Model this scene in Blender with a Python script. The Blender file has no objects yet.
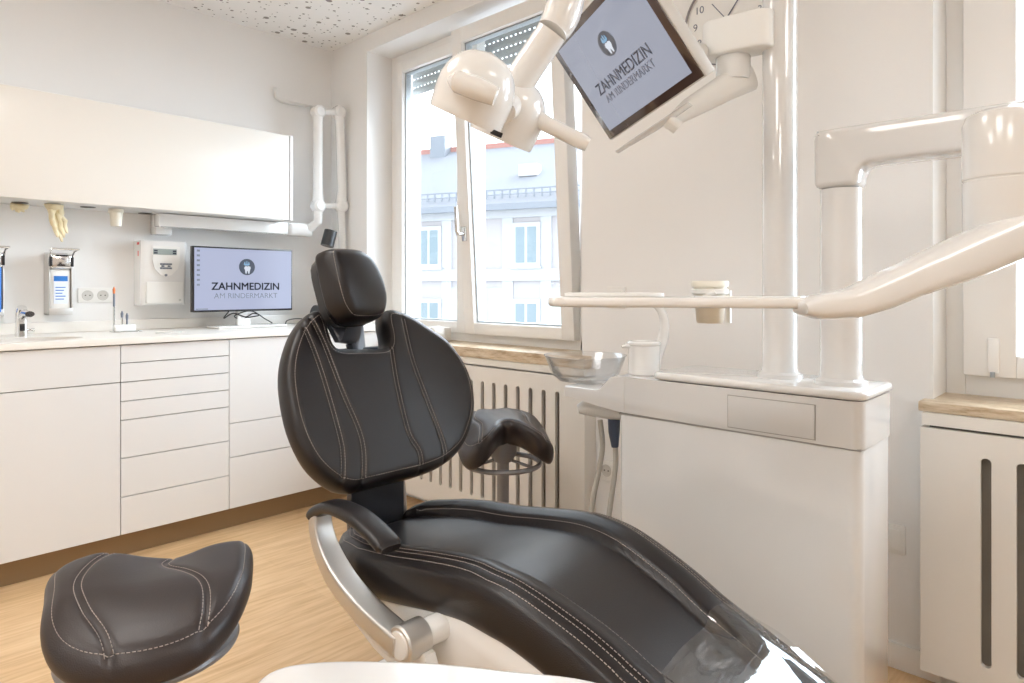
import bpy, bmesh, math, random
import numpy as np
from mathutils import Vector, Matrix
from mathutils.geometry import delaunay_2d_cdt
random.seed(7)
PI = math.pi
sc = bpy.context.scene
COL = sc.collection

# ------------------------------------------------------------------ camera
YAW = math.radians(43.57); FPX = 659.0; CH = 1.1; HY = 289.0
F = Vector((math.cos(YAW), math.sin(YAW), 0)); R = Vector((math.sin(YAW), -math.cos(YAW), 0)); Z = Vector((0, 0, 1))
def ray(px, py): return F + R*((px-512)/FPX) - Z*((py-HY)/FPX)
def at(px, py, d): return Vector((0, 0, CH)) + ray(px, py)*d
def un(px, py, **k):
    ax, v = list(k.items())[0]; i = 'xyz'.index(ax); r = ray(px, py)
    t = (v-(0, 0, CH)[i])/r[i]
    return Vector((0, 0, CH)) + r*t
cd = bpy.data.cameras.new('camera'); cam = bpy.data.objects.new('camera', cd); COL.objects.link(cam)
cam.location = (0, 0, CH); cam.rotation_euler = (PI/2, 0, YAW-PI/2)
cd.sensor_width = 36; cd.lens = 36*FPX/1024; cd.shift_y = -(341.5-HY)/1024; cd.clip_start = 0.02; cd.clip_end = 300
sc.camera = cam

# --------------------------------------------------------------- materials
def mat(name, col, rough=.5, metal=0, spec=.5, coat=0, bump=None, em=None, es=0, coat_rough=.05):
    m = bpy.data.materials.new(name); m.use_nodes = True
    nt = m.node_tree; b = nt.nodes['Principled BSDF']
    b.inputs['Base Color'].default_value = (*col, 1); b.inputs['Roughness'].default_value = rough
    b.inputs['Metallic'].default_value = metal; b.inputs['Specular IOR Level'].default_value = spec
    b.inputs['Coat Weight'].default_value = coat; b.inputs['Coat Roughness'].default_value = coat_rough
    if em: b.inputs['Emission Color'].default_value = (*em, 1); b.inputs['Emission Strength'].default_value = es
    if bump:
        sc_, st, dist = bump
        tc = nt.nodes.new('ShaderNodeTexCoord'); n = nt.nodes.new('ShaderNodeTexNoise'); n.inputs['Scale'].default_value = sc_
        n.inputs['Detail'].default_value = 3
        bp = nt.nodes.new('ShaderNodeBump'); bp.inputs['Strength'].default_value = st; bp.inputs['Distance'].default_value = dist
        nt.links.new(tc.outputs['Object'], n.inputs['Vector']); nt.links.new(n.outputs['Fac'], bp.inputs['Height'])
        nt.links.new(bp.outputs['Normal'], b.inputs['Normal'])
    return m
M = {}
M['wall'] = mat('wall_paint', (.86, .85, .835), .75, bump=(260, .12, .002))
M['lacquer'] = mat('white_lacquer', (.79, .795, .80), .28, coat=.3)
M['worktop'] = mat('mineral_worktop', (.87, .84, .79), .3)
M['plastic'] = mat('white_gloss_plastic', (.84, .84, .83), .12, coat=.5)
M['plastic_warm'] = mat('ivory_gloss_plastic', (.76, .75, .73), .16, coat=.4)
M['plastic_matt'] = mat('white_satin_plastic', (.84, .83, .80), .42)
M['grey_plastic'] = mat('light_grey_plastic', (.60, .585, .55), .35)
M['unit'] = mat('unit_enamel', (.73, .725, .715), .09, coat=.6)
M['seam'] = mat('seam_shadow_gap', (.10, .09, .08), .7)
M['soft_seam'] = mat('soft_seam', (.36, .345, .325), .6)
M['bronze'] = mat('bronze_plinth', (.30, .215, .13), .38, metal=.55)
M['enamel'] = mat('radiator_enamel', (.80, .775, .73), .4)
M['enamel_shaded'] = mat('radiator_inside_shaded', (.42, .39, .34), .6)  # darkened: the shade behind the cover slots is put into the colour
M['frame'] = mat('window_frame_pvc', (.87, .86, .84), .3)
M['gasket'] = mat('grey_gasket', (.40, .43, .45), .5)
M['shutter'] = mat('shutter_grey', (.40, .42, .42), .5)
M['chrome'] = mat('chrome', (.80, .80, .80), .12, metal=1)
M['brushed'] = mat('brushed_aluminium', (.66, .645, .62), .45, metal=1, bump=(180, .08, .001))
M['steel'] = mat('satin_steel', (.66, .66, .65), .25, metal=1)
M['dark_metal'] = mat('dark_blue_metal', (.055, .06, .075), .3, metal=.3, coat=.2)
M['grey_metal'] = mat('grey_painted_metal', (.24, .235, .245), .35, metal=.3)
M['black'] = mat('black_plastic', (.015, .015, .017), .35)
M['stitch'] = mat('beige_thread', (.40, .345, .315), .8)
M['glove'] = mat('cream_latex', (.84, .74, .50), .5)
M['cup'] = mat('ivory_cup', (.84, .80, .69), .35)
M['blue'] = mat('blue_label', (.03, .18, .55), .4)
M['label'] = mat('paper_label', (.75, .80, .88), .5)
M['red'] = mat('red_mark', (.6, .03, .03), .5)
M['orange'] = mat('orange_tip', (.75, .22, .07), .5)
M['print'] = mat('dark_print', (.035, .045, .07), .6)
M['print_grey'] = mat('grey_print', (.17, .19, .24), .6)
M['print_washed'] = mat('glare_washed_print', (.22, .235, .30), .4)  # paler: reflections washing over the tilted screen are put into the print
M['lcd'] = mat('lcd_grey', (.32, .37, .36), .3)
M['cart'] = mat('cart_gloss_plastic', (.66, .645, .63), .2, coat=.3)
M['hose'] = mat('grey_hose', (.50, .47, .42), .45)

def leather(name, c, rough):
    m = mat(name, c, rough, spec=.52)
    nt = m.node_tree; b = nt.nodes['Principled BSDF']
    tc = nt.nodes.new('ShaderNodeTexCoord'); v = nt.nodes.new('ShaderNodeTexVoronoi'); v.inputs['Scale'].default_value = 420
    n = nt.nodes.new('ShaderNodeTexNoise'); n.inputs['Scale'].default_value = 34; n.inputs['Detail'].default_value = 5
    ad = nt.nodes.new('ShaderNodeMath'); ad.operation = 'ADD'
    bp = nt.nodes.new('ShaderNodeBump'); bp.inputs['Strength'].default_value = .16; bp.inputs['Distance'].default_value = .0012
    nt.links.new(tc.outputs['Object'], v.inputs['Vector']); nt.links.new(tc.outputs['Object'], n.inputs['Vector'])
    nt.links.new(v.outputs['Distance'], ad.inputs[0]); nt.links.new(n.outputs['Fac'], ad.inputs[1])
    nt.links.new(ad.outputs[0], bp.inputs['Height']); nt.links.new(bp.outputs['Normal'], b.inputs['Normal'])
    return m
M['leather'] = leather('dark_brown_leather', (.0085, .0058, .0062), .36)
M['leather_stool'] = leather('brown_grey_leather', (.026, .0175, .0165), .38)

def glassy(name, tint=(1, 1, 1), gloss=.12, rough=.02, bump=0, ior=1.45):
    m = bpy.data.materials.new(name); m.use_nodes = True; nt = m.node_tree; nt.nodes.clear()
    o = nt.nodes.new('ShaderNodeOutputMaterial'); mx = nt.nodes.new('ShaderNodeMixShader')
    t = nt.nodes.new('ShaderNodeBsdfTransparent'); g = nt.nodes.new('ShaderNodeBsdfGlossy'); fr = nt.nodes.new('ShaderNodeLayerWeight')
    t.inputs['Color'].default_value = (*tint, 1); g.inputs['Roughness'].default_value = rough
    pw = nt.nodes.new('ShaderNodeMath'); pw.operation = 'POWER'; pw.inputs[1].default_value = 4; nt.links.new(fr.outputs['Facing'], pw.inputs[0])
    a = nt.nodes.new('ShaderNodeMath'); a.operation = 'MULTIPLY_ADD'; a.use_clamp = True; a.inputs[1].default_value = .9; a.inputs[2].default_value = gloss+.03
    nt.links.new(pw.outputs[0], a.inputs[0]); nt.links.new(a.outputs[0], mx.inputs[0])
    nt.links.new(t.outputs[0], mx.inputs[1]); nt.links.new(g.outputs[0], mx.inputs[2]); nt.links.new(mx.outputs[0], o.inputs[0])
    if bump:
        tc = nt.nodes.new('ShaderNodeTexCoord'); n = nt.nodes.new('ShaderNodeTexNoise'); n.inputs['Scale'].default_value = 9; n.inputs['Detail'].default_value = 4
        bp = nt.nodes.new('ShaderNodeBump'); bp.inputs['Strength'].default_value = bump; bp.inputs['Distance'].default_value = .01
        nt.links.new(tc.outputs['Object'], n.inputs['Vector']); nt.links.new(n.outputs['Fac'], bp.inputs['Height'])
        nt.links.new(bp.outputs['Normal'], g.inputs['Normal']); nt.links.new(bp.outputs['Normal'], fr.inputs['Normal'])
    return m
M['pane'] = glassy('window_glass', (.97, .985, .98), .0)
M['bowl_glass'] = glassy('clear_bowl_glass', (.98, .99, 1.0), .12, .12)
M['film'] = glassy('clear_plastic_film', (.86, .87, .88), .12, .035, bump=.12, ior=1.5)

def screen(name, col, s):
    m = mat(name, (.02, .02, .03), .08, em=col, es=s); return m
M['screen'] = screen('lit_screen', (.50, .55, .74), .80)
M['screen_tilt'] = screen('lit_screen_dim', (.50, .53, .64), .60)  # glow raised for the reflections that wash over this screen

def ramp(nt, pts):
    r = nt.nodes.new('ShaderNodeValToRGB'); e = r.color_ramp.elements
    while len(e) < len(pts): e.new(.5)
    for q, (p, c) in zip(e, pts): q.position = p; q.color = (*c, 1)
    return r
def wood():
    m = mat('oak_floor', (.6, .42, .25), .38); nt = m.node_tree; b = nt.nodes['Principled BSDF']
    tc = nt.nodes.new('ShaderNodeTexCoord')
    br = nt.nodes.new('ShaderNodeTexBrick'); br.inputs['Scale'].default_value = 1
    br.inputs['Brick Width'].default_value = 1.25; br.inputs['Row Height'].default_value = .19; br.inputs['Mortar Size'].default_value = .0008
    br.inputs['Color1'].default_value = (.2, .2, .2, 1); br.inputs['Color2'].default_value = (.8, .8, .8, 1); br.inputs['Mortar'].default_value = (.42, .42, .42, 1)
    br.inputs['Bias'].default_value = 0; br.offset = .37
    mp = nt.nodes.new('ShaderNodeMapping'); mp.inputs['Scale'].default_value = (1.3, 16, 1)
    n = nt.nodes.new('ShaderNodeTexNoise'); n.inputs['Scale'].default_value = 3.0; n.inputs['Detail'].default_value = 7; n.inputs['Roughness'].default_value = .62
    n.inputs['Distortion'].default_value = .5
    n2 = nt.nodes.new('ShaderNodeTexNoise'); n2.inputs['Scale'].default_value = 1.6; n2.inputs['Detail'].default_value = 3
    mp2 = nt.nodes.new('ShaderNodeMapping'); mp2.inputs['Scale'].default_value = (1, 3.5, 1)
    rp = ramp(nt, [(.30, (.50, .31, .15)), (.52, (.62, .41, .22)), (.72, (.70, .49, .285))])
    a = nt.nodes.new('ShaderNodeMath'); a.operation = 'MULTIPLY_ADD'; a.inputs[1].default_value = .16
    s = nt.nodes.new('ShaderNodeMath'); s.operation = 'MULTIPLY_ADD'; s.inputs[1].default_value = .35
    L = nt.links.new
    L(tc.outputs['Object'], br.inputs['Vector']); L(tc.outputs['Object'], mp.inputs['Vector']); L(mp.outputs[0], n.inputs['Vector'])
    L(tc.outputs['Object'], mp2.inputs['Vector']); L(mp2.outputs[0], n2.inputs['Vector'])
    L(br.outputs['Color'], a.inputs[0]); L(n.outputs['Fac'], a.inputs[2]); L(n2.outputs['Fac'], s.inputs[0]); L(a.outputs[0], s.inputs[2])
    o = nt.nodes.new('ShaderNodeMath'); o.operation = 'SUBTRACT'; o.inputs[1].default_value = .25
    L(s.outputs[0], o.inputs[0]); L(o.outputs[0], rp.inputs[0]); L(rp.outputs[0], b.inputs['Base Color'])
    return m
M['wood'] = wood()
def ceiling_mat():
    m = mat('perforated_acoustic_board', (.9, .89, .87), .8); nt = m.node_tree; b = nt.nodes['Principled BSDF']; L = nt.links.new
    tc = nt.nodes.new('ShaderNodeTexCoord'); prev = None
    for scale, r0, r1, dens in ((7.0, .09, .11, .45), (13, .07, .12, .6), (22, .06, .11, .45)):
        v = nt.nodes.new('ShaderNodeTexVoronoi'); v.voronoi_dimensions = '2D'; v.inputs['Scale'].default_value = scale
        mp = nt.nodes.new('ShaderNodeMapping'); mp.inputs['Location'].default_value = (scale*.37, scale*.11, 0)
        L(tc.outputs['Object'], mp.inputs['Vector']); L(mp.outputs[0], v.inputs['Vector'])
        sx = nt.nodes.new('ShaderNodeSeparateColor'); L(v.outputs['Color'], sx.inputs[0])
        g = nt.nodes.new('ShaderNodeMath'); g.operation = 'LESS_THAN'; g.inputs[1].default_value = dens; L(sx.outputs[1], g.inputs[0])
        rr = nt.nodes.new('ShaderNodeMapRange'); rr.inputs['To Min'].default_value = r0; rr.inputs['To Max'].default_value = r1; L(sx.outputs[0], rr.inputs['Value'])
        lt = nt.nodes.new('ShaderNodeMath'); lt.operation = 'LESS_THAN'; L(v.outputs['Distance'], lt.inputs[0]); L(rr.outputs[0], lt.inputs[1])
        mu = nt.nodes.new('ShaderNodeMath'); mu.operation = 'MULTIPLY'; L(g.outputs[0], mu.inputs[0]); L(lt.outputs[0], mu.inputs[1])
        if prev is None: prev = mu
        else:
            mx = nt.nodes.new('ShaderNodeMath'); mx.operation = 'MAXIMUM'; L(prev.outputs[0], mx.inputs[0]); L(mu.outputs[0], mx.inputs[1]); prev = mx
    mix = nt.nodes.new('ShaderNodeMix'); mix.data_type = 'RGBA'; L(prev.outputs[0], mix.inputs['Factor'])
    mix.inputs['A'].default_value = (.90, .89, .87, 1); mix.inputs['B'].default_value = (.30, .28, .26, 1)
    L(mix.outputs['Result'], b.inputs['Base Color']); return m
M['ceiling'] = ceiling_mat()
def stone():
    m = mat('jura_stone_sill', (.6, .5, .38), .35); nt = m.node_tree; b = nt.nodes['Principled BSDF']; L = nt.links.new
    tc = nt.nodes.new('ShaderNodeTexCoord'); mp = nt.nodes.new('ShaderNodeMapping'); mp.inputs['Scale'].default_value = (1, .5, 3)
    n = nt.nodes.new('ShaderNodeTexNoise'); n.inputs['Scale'].default_value = 22; n.inputs['Detail'].default_value = 8; n.inputs['Roughness'].default_value = .7
    rp = ramp(nt, [(.34, (.40, .28, .16)), (.5, (.62, .49, .34)), (.7, (.76, .66, .52))])
    L(tc.outputs['Object'], mp.inputs[0]); L(mp.outputs[0], n.inputs[0]); L(n.outputs[0], rp.inputs[0]); L(rp.outputs[0], b.inputs[0]); return m
M['stone'] = stone()

# ----------------------------------------------------------------- helpers
def link(o, parent=None):
    COL.objects.link(o)
    if parent is not None: o.parent = parent
    return o
def tag(o, label=None, cat=None, group=None, kind=None):
    if label: o['label'] = label
    if cat: o['category'] = cat
    if group: o['group'] = group
    if kind: o['kind'] = kind
    return o
def thing(name, label, cat, group=None, loc=(0, 0, 0)):
    o = bpy.data.objects.new(name, None); o.empty_display_size = .05; o.location = loc; link(o); return tag(o, label, cat, group)
def finish(name, me, m, parent=None, smooth=None):
    o = bpy.data.objects.new(name, me); me.materials.clear(); me.materials.append(m)
    if smooth is not None:
        for p in me.polygons: p.use_smooth = True
        if smooth < 3: me.set_sharp_from_angle(angle=smooth)
    link(o, parent)
    off = Vector((0, 0, 0)); q = parent
    while q is not None: off += q.location; q = q.parent
    if off.length > 0: me.transform(Matrix.Translation(-off))
    return o
class MB:
    def __init__(s): s.b = bmesh.new()
    def box(s, x0, x1, y0, y1, z0, z1, bev=0, seg=2, mtx=None):
        r = bmesh.ops.create_cube(s.b, size=1)
        m = Matrix.Translation(((x0+x1)/2, (y0+y1)/2, (z0+z1)/2)) @ Matrix.Diagonal((abs(x1-x0), abs(y1-y0), abs(z1-z0), 1))
        vs = r['verts']; bmesh.ops.transform(s.b, matrix=m, verts=vs)
        if bev:
            es = list({e for v in vs for e in v.link_edges})
            r2 = bmesh.ops.bevel(s.b, geom=es, offset=bev, segments=seg, profile=.5, affect='EDGES')
            vs = [v for v in r2['verts']] + [v for v in vs if v.is_valid]
            vs = list(set(vs))
        if mtx is not None: bmesh.ops.transform(s.b, matrix=mtx, verts=vs)
        return s
    def obox(s, c, ax, ay, az, sx, sy, sz, bev=0, seg=2):
        m = Matrix((ax.normalized(), ay.normalized(), az.normalized())).transposed().to_4x4(); m.translation = c
        return s.box(-sx/2, sx/2, -sy/2, sy/2, -sz/2, sz/2, bev, seg, mtx=m)
    def cyl(s, a, b, r, r2=None, n=24, cap=True): return s.tube([a, b], [r, r if r2 is None else r2], n, cap)
    def tube(s, pts, rad, n=14, cap=True, flat=None, up=None, power=2):
        pts = [Vector(p) for p in pts]
        if not hasattr(rad, '__len__'): rad = [rad]*len(pts)
        rings = []; prevu = None
        for i, p in enumerate(pts):
            t = (pts[min(i+1, len(pts)-1)]-pts[max(i-1, 0)]).normalized()
            if prevu is None:
                u = Vector(up) if up is not None else (Vector((0, 0, 1)) if abs(t.z) < .9 else Vector((1, 0, 0)))
            else: u = prevu
            u = (u - t*u.dot(t)).normalized(); w = t.cross(u).normalized(); prevu = u
            ru = rad[i][0] if hasattr(rad[i], '__len__') else rad[i]; rw = rad[i][1] if hasattr(rad[i], '__len__') else rad[i]
            ring = []
            for k in range(n):
                a = 2*PI*k/n; c_, s_ = math.cos(a), math.sin(a)
                if power != 2: c_ = math.copysign(abs(c_)**(2/power), c_); s_ = math.copysign(abs(s_)**(2/power), s_)
                ring.append(s.b.verts.new(p + u*c_*ru + w*s_*rw))
            rings.append(ring)
        for a_, b_ in zip(rings, rings[1:]):
            for k in range(n): s.b.faces.new((a_[k], a_[(k+1) % n], b_[(k+1) % n], b_[k]))
        if cap: s.b.faces.new(rings[0][::-1]); s.b.faces.new(rings[-1])
        return s
    def torus(s, c, r, tr, n=48, m=8, axis=Vector((0, 0, 1))):
        a = axis.orthogonal().normalized(); b_ = axis.cross(a).normalized()
        rings = []
        for i in range(n):
            t = 2*PI*i/n; o = a*math.cos(t)+b_*math.sin(t)
            rings.append([s.b.verts.new(c + o*(r+tr*math.cos(2*PI*k/m)) + axis*tr*math.sin(2*PI*k/m)) for k in range(m)])
        for i in range(n):
            A, B = rings[i], rings[(i+1) % n]
            for k in range(m): s.b.faces.new((A[k], A[(k+1) % m], B[(k+1) % m], B[k]))
        return s
    def lathe(s, prof, c=Vector((0, 0, 0)), axis=Vector((0, 0, 1)), n=40, sx=1, sy=1, ref=None, close=False):
        axis = axis.normalized()
        a = (ref - axis*ref.dot(axis)).normalized() if ref is not None else (Vector((1, 0, 0)) if abs(axis.z) > .9 else axis.orthogonal().normalized())
        a = (a-axis*a.dot(axis)).normalized(); b_ = axis.cross(a)
        rings = []
        for (r, h) in prof:
            if r < 1e-6: rings.append([s.b.verts.new(c+axis*h)])
            else: rings.append([s.b.verts.new(c + axis*h + a*math.cos(2*PI*k/n)*r*sx + b_*math.sin(2*PI*k/n)*r*sy) for k in range(n)])
        if close: rings.append(rings[0])
        for A, B in zip(rings, rings[1:]):
            for k in range(n):
                k2 = (k+1) % n
                if len(A) == 1 and len(B) == 1: continue
                if len(A) == 1: s.b.faces.new((A[0], B[k2], B[k]))
                elif len(B) == 1: s.b.faces.new((A[k], A[k2], B[0]))
                else: s.b.faces.new((A[k], A[k2], B[k2], B[k]))
        return s
    def prism(s, pts, fn0, fn1):
        a = [s.b.verts.new(fn0(p)) for p in pts]; b_ = [s.b.verts.new(fn1(p)) for p in pts]; n = len(pts)
        s.b.faces.new(a[::-1]); s.b.faces.new(b_)
        for k in range(n): s.b.faces.new((a[k], a[(k+1) % n], b_[(k+1) % n], b_[k]))
        return s
    def quad(s, *p):
        s.b.faces.new([s.b.verts.new(q) for q in p]); return s
    def build(s, name, m, parent=None, smooth=.6):
        bmesh.ops.recalc_face_normals(s.b, faces=s.b.faces)
        me = bpy.data.meshes.new(name); s.b.to_mesh(me); s.b.free()
        return finish(name, me, m, parent, smooth)
def bx(name, m, parent, *a, bev=0, seg=2): return MB().box(*a, bev=bev, seg=seg).build(name, m, parent)
def struct(o): o['kind'] = 'structure'; return o

def rrect(x0, x1, y0, y1, r, n=6):
    out = []
    for cx, cy, a0 in ((x1-r, y1-r, 0), (x0+r, y1-r, 90), (x0+r, y0+r, 180), (x1-r, y0+r, 270)):
        for k in range(n+1):
            a = math.radians(a0+90*k/n); out.append((cx+r*math.cos(a), cy+r*math.sin(a)))
    return out
def bounds_prism_bevel(pts, z0, z1, name, m, parent, bev=.01, seg=3, mapf=None):
    b = MB(); b.prism(pts, lambda p: (p[0], p[1], z0), lambda p: (p[0], p[1], z1))
    bmesh.ops.recalc_face_normals(b.b, faces=b.b.faces)
    if bev:
        es = [e for e in b.b.edges if abs(e.verts[0].co.z-e.verts[1].co.z) < 1e-6 and len(e.link_faces) == 2]
        bmesh.ops.bevel(b.b, geom=es, offset=bev, segments=seg, profile=.5, affect='EDGES')
    if mapf:
        for v in b.b.verts: v.co = mapf(v.co)
    return b.build(name, m, parent)
def fill(name, m, parent, outline, holes, th, place, bev=0):
    """flat board with holes; local XY, extruded to +-th/2, placed by matrix"""
    cu = bpy.data.curves.new(name, 'CURVE'); cu.dimensions = '2D'; cu.fill_mode = 'BOTH'; cu.extrude = th/2-bev; cu.bevel_depth = bev; cu.bevel_resolution = 2
    for pts in [outline]+holes:
        sp = cu.splines.new('POLY'); sp.points.add(len(pts)-1); sp.use_cyclic_u = True
        for q, p in zip(sp.points, pts): q.co = (p[0], p[1], 0, 1)
    o = bpy.data.objects.new(name, cu); COL.objects.link(o)
    me = bpy.data.meshes.new_from_object(o); bpy.data.objects.remove(o)
    me.transform(place); me.name = name
    return finish(name, me, m, parent, .5)
def frame_mtx(o, ax, ay, az):
    m = Matrix((Vector(ax).normalized(), Vector(ay).normalized(), Vector(az).normalized())).transposed().to_4x4(); m.translation = Vector(o); return m
def text(name, s, m, parent, size, mtx, depth=.0004, sx=1.0, align='CENTER', bold=0, space=1.0):
    cu = bpy.data.curves.new(name, 'FONT'); cu.body = s; cu.size = size; cu.extrude = depth; cu.align_x = align; cu.align_y = 'CENTER'; cu.offset = 0; cu.space_character = space
    o = bpy.data.objects.new(name, cu); COL.objects.link(o); bpy.context.view_layer.update()
    me = bpy.data.meshes.new_from_object(o); bpy.data.objects.remove(o); me.name = name
    me.transform(Matrix.Diagonal((sx, 1, 1, 1)))
    if bold:                       # heavier strokes: the outline repeated a hair to each side, one mesh
        b = bmesh.new()
        for dx, dy in ((-bold, 0), (bold, 0), (0, bold), (0, -bold)):
            n0 = len(b.verts); b.from_mesh(me); b.verts.ensure_lookup_table()
            bmesh.ops.translate(b, verts=b.verts[n0:], vec=(dx, dy, 0))
        b.to_mesh(me); b.free()
    me.transform(mtx)
    return finish(name, me, m, parent)

def catmull(pts, sub=8, closed=True):
    n = len(pts); out = []
    P = [np.array(p, float) for p in pts]
    rng = range(n) if closed else range(n-1)
    for i in rng:
        if closed: p0, p1, p2, p3 = P[i-1], P[i], P[(i+1) % n], P[(i+2) % n]
        else: p0, p1, p2, p3 = P[max(i-1, 0)], P[i], P[i+1], P[min(i+2, n-1)]
        for k in range(sub):
            t = k/sub
            out.append(.5*((2*p1)+(-p0+p2)*t+(2*p0-5*p1+4*p2-p3)*t*t+(-p0+3*p1-3*p2+p3)*t**3))
    if not closed: out.append(P[-1])
    return [tuple(q) for q in out]
def resample(pts, step, closed=True):
    P = [np.array(p, float) for p in pts]
    if closed: P.append(P[0])
    seg = [np.linalg.norm(b-a) for a, b in zip(P, P[1:])]; cum = np.concatenate([[0], np.cumsum(seg)]); Lt = cum[-1]
    n = max(3, int(round(Lt/step))); ts = np.linspace(0, Lt, n+1)
    if closed: ts = ts[:-1]
    A = np.array(P); return np.stack([np.interp(ts, cum, A[:, k]) for k in range(A.shape[1])], 1)
def dist_poly(q, poly, closed):
    A = np.array(poly, float); B = np.roll(A, -1, 0) if closed else A[1:]
    A = A if closed else A[:-1]
    q = np.atleast_2d(np.array(q, float)); best = np.full(len(q), 1e9)
    for a, b in zip(A, B):
        d = b-a; L2 = max(d@d, 1e-12); t = np.clip(((q-a)@d)/L2, 0, 1); pr = a+t[:, None]*d
        best = np.minimum(best, np.hypot(*(q-pr).T))
    return best
def inside(q, poly):
    A = np.array(poly, float); B = np.roll(A, -1, 0); q = np.atleast_2d(q); r = np.zeros(len(q), bool)
    for a, b in zip(A, B):
        c = ((a[1] > q[:, 1]) != (b[1] > q[:, 1]))
        with np.errstate(divide='ignore', invalid='ignore'): xx = (b[0]-a[0])*(q[:, 1]-a[1])/(b[1]-a[1])+a[0]
        r ^= c & (q[:, 0] < xx)
    return r
def offset_in(P, off):
    n = len(P); out = []
    area = .5*sum(P[i][0]*P[(i+1) % n][1]-P[(i+1) % n][0]*P[i][1] for i in range(n)); sg = 1 if area > 0 else -1
    for i in range(n):
        t = P[(i+1) % n]-P[i-1]; t = t/max(np.hypot(*t), 1e-9); out.append(P[i]+sg*off*np.array([-t[1], t[0]]))
    return np.array(out)
class Cushion:
    def __init__(s, outline, seams, mapf, T, Tb, r, step, edge_seam=None, extra=None, pw=2.3, edge_groove=.004):
        s.P = resample(outline, step); s.seams = seams; s.mapf = mapf; s.T = T; s.Tb = Tb; s.r = r; s.step = step
        s.es = edge_seam; s.extra = extra; s.pw = pw; s.eg = edge_groove
    def h(s, q, side=1):
        d = dist_poly(q, s.P, True); t = 1-np.clip(d/s.r, 0, 1); k = (1-t**s.pw)**(1/s.pw)
        if side < 0: return -s.Tb*k
        h = s.T*k
        if s.es: h = h - s.eg*np.exp(-((d-s.es)/.0035)**2)
        for pl, dep, w in s.seams: h = h - dep*np.exp(-(dist_poly(q, pl, False)/w)**2)
        if s.extra: h = h + s.extra(np.atleast_2d(q))*k
        return h
    def build(s, name, m, parent):
        pts = [tuple(p) for p in s.P]; nb = len(pts)
        for f in (.02, .08, .2, .38, .6, .85):
            o = offset_in(s.P, s.r*f); dd = dist_poly(o, s.P, True); ins = inside(o, s.P)
            for k, (p, d_) in enumerate(zip(o, dd)):
                if d_ > s.r*f*.93 and ins[k] and (f > .3 or True): pts.append(tuple(p))
        x0, y0 = s.P.min(0); x1, y1 = s.P.max(0)
        gx, gy = np.meshgrid(np.arange(x0, x1, s.step), np.arange(y0, y1, s.step)); gx = gx + (np.arange(gx.shape[0]) % 2)[:, None]*s.step/2
        g = np.stack([gx.ravel(), gy.ravel()], 1); g = g[inside(g, s.P)]; g = g[dist_poly(g, s.P, True) > s.r]
        for pl, dep, w in s.seams:
            if dep > 0: g = g[dist_poly(g, pl, False) > s.step*.8]
        pts += [tuple(p) for p in g]
        for pl, dep, w in s.seams:
            if dep <= 0: continue
            rs = resample(pl, s.step*.8, False); tt = np.gradient(rs, axis=0); tt /= np.maximum(np.hypot(tt[:, 0], tt[:, 1])[:, None], 1e-9)
            nn = np.stack([-tt[:, 1], tt[:, 0]], 1)
            for off in (-s.step*.6, 0, s.step*.6):
                c = rs+nn*off; ok = inside(c, s.P) & (dist_poly(c, s.P, True) > s.r*.3); pts += [tuple(p) for p in c[ok]]
        V, E, Fc, *_ = delaunay_2d_cdt([Vector(p) for p in pts], [], [list(range(nb))], 1, 1e-6)
        V = np.array([(v.x, v.y) for v in V]); onb = dist_poly(V, s.P, True) < 1e-6
        ht = s.h(V, 1); hb = s.h(V, -1); b = bmesh.new(); vt = []; vb = []
        for i, q in enumerate(V):
            a = b.verts.new(s.mapf(q[0], q[1], 0 if onb[i] else ht[i])); vt.append(a)
            vb.append(a if onb[i] else b.verts.new(s.mapf(q[0], q[1], hb[i])))
        for f in Fc:
            try: b.faces.new([vt[i] for i in f])
            except ValueError: pass
            try: b.faces.new([vb[i] for i in f][::-1])
            except ValueError: pass
        bmesh.ops.recalc_face_normals(b, faces=b.faces)
        me = bpy.data.meshes.new(name); b.to_mesh(me); b.free()
        return finish(name, me, m, parent, 9)
    def edge_line(s, off):
        o = offset_in(s.P, off); dd = dist_poly(o, s.P, True); o = o[dd > off*.9]; return [tuple(p) for p in o]
    def stitch(s, lines, name, m, parent, r=.0008, dash=.0052, gap=.0026, lift=.0003):
        b = MB()
        for pl, closed in lines:
            rs = resample(pl, .0026, closed); q = rs[inside(rs, s.P)]
            if not closed and s.es and len(q): q = q[dist_poly(q, s.P, True) > s.es]
            if len(q) < 3: continue
            hh = s.h(q); W = [Vector(s.mapf(a[0], a[1], z+lift)) for a, z in zip(q, hh)]
            i = 0
            while i+2 < len(W):
                if (W[i+2]-W[i]).length < .012: b.tube([W[i], W[i+1], W[i+2]], r, 5)
                i += 3
        return b.build(name, m, parent, 3)
def offline(pl, off):
    rs = resample(pl, .01, False); tt = np.gradient(rs, axis=0); tt /= np.hypot(tt[:, 0], tt[:, 1])[:, None]
    return [tuple(p) for p in rs+np.stack([-tt[:, 1], tt[:, 0]], 1)*off]

# ================================================================= SETTING
XW = 2.16; YB = 3.58; ZC = 2.553; XL = -2.4; YR = -2.6; XO = 2.55
struct(bx('floor', M['wood'], None, XL-.1, XO, YR-.1, YB+.1, -.1, 0))
struct(bx('ceiling', M['ceiling'], None, XL-.1, XO+.1, YR-.1, YB+.1, ZC, ZC+.15))
struct(bx('wall_back', M['wall'], None, XL-.1, XO, YB, YB+.12, -.05, ZC+.02))
struct(bx('wall_left', M['wall'], None, XL-.12, XL, YR, YB, -.05, ZC+.02))
struct(bx('wall_rear', M['wall'], None, XL-.1, XO, YR-.12, YR, -.05, ZC+.02))
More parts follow.
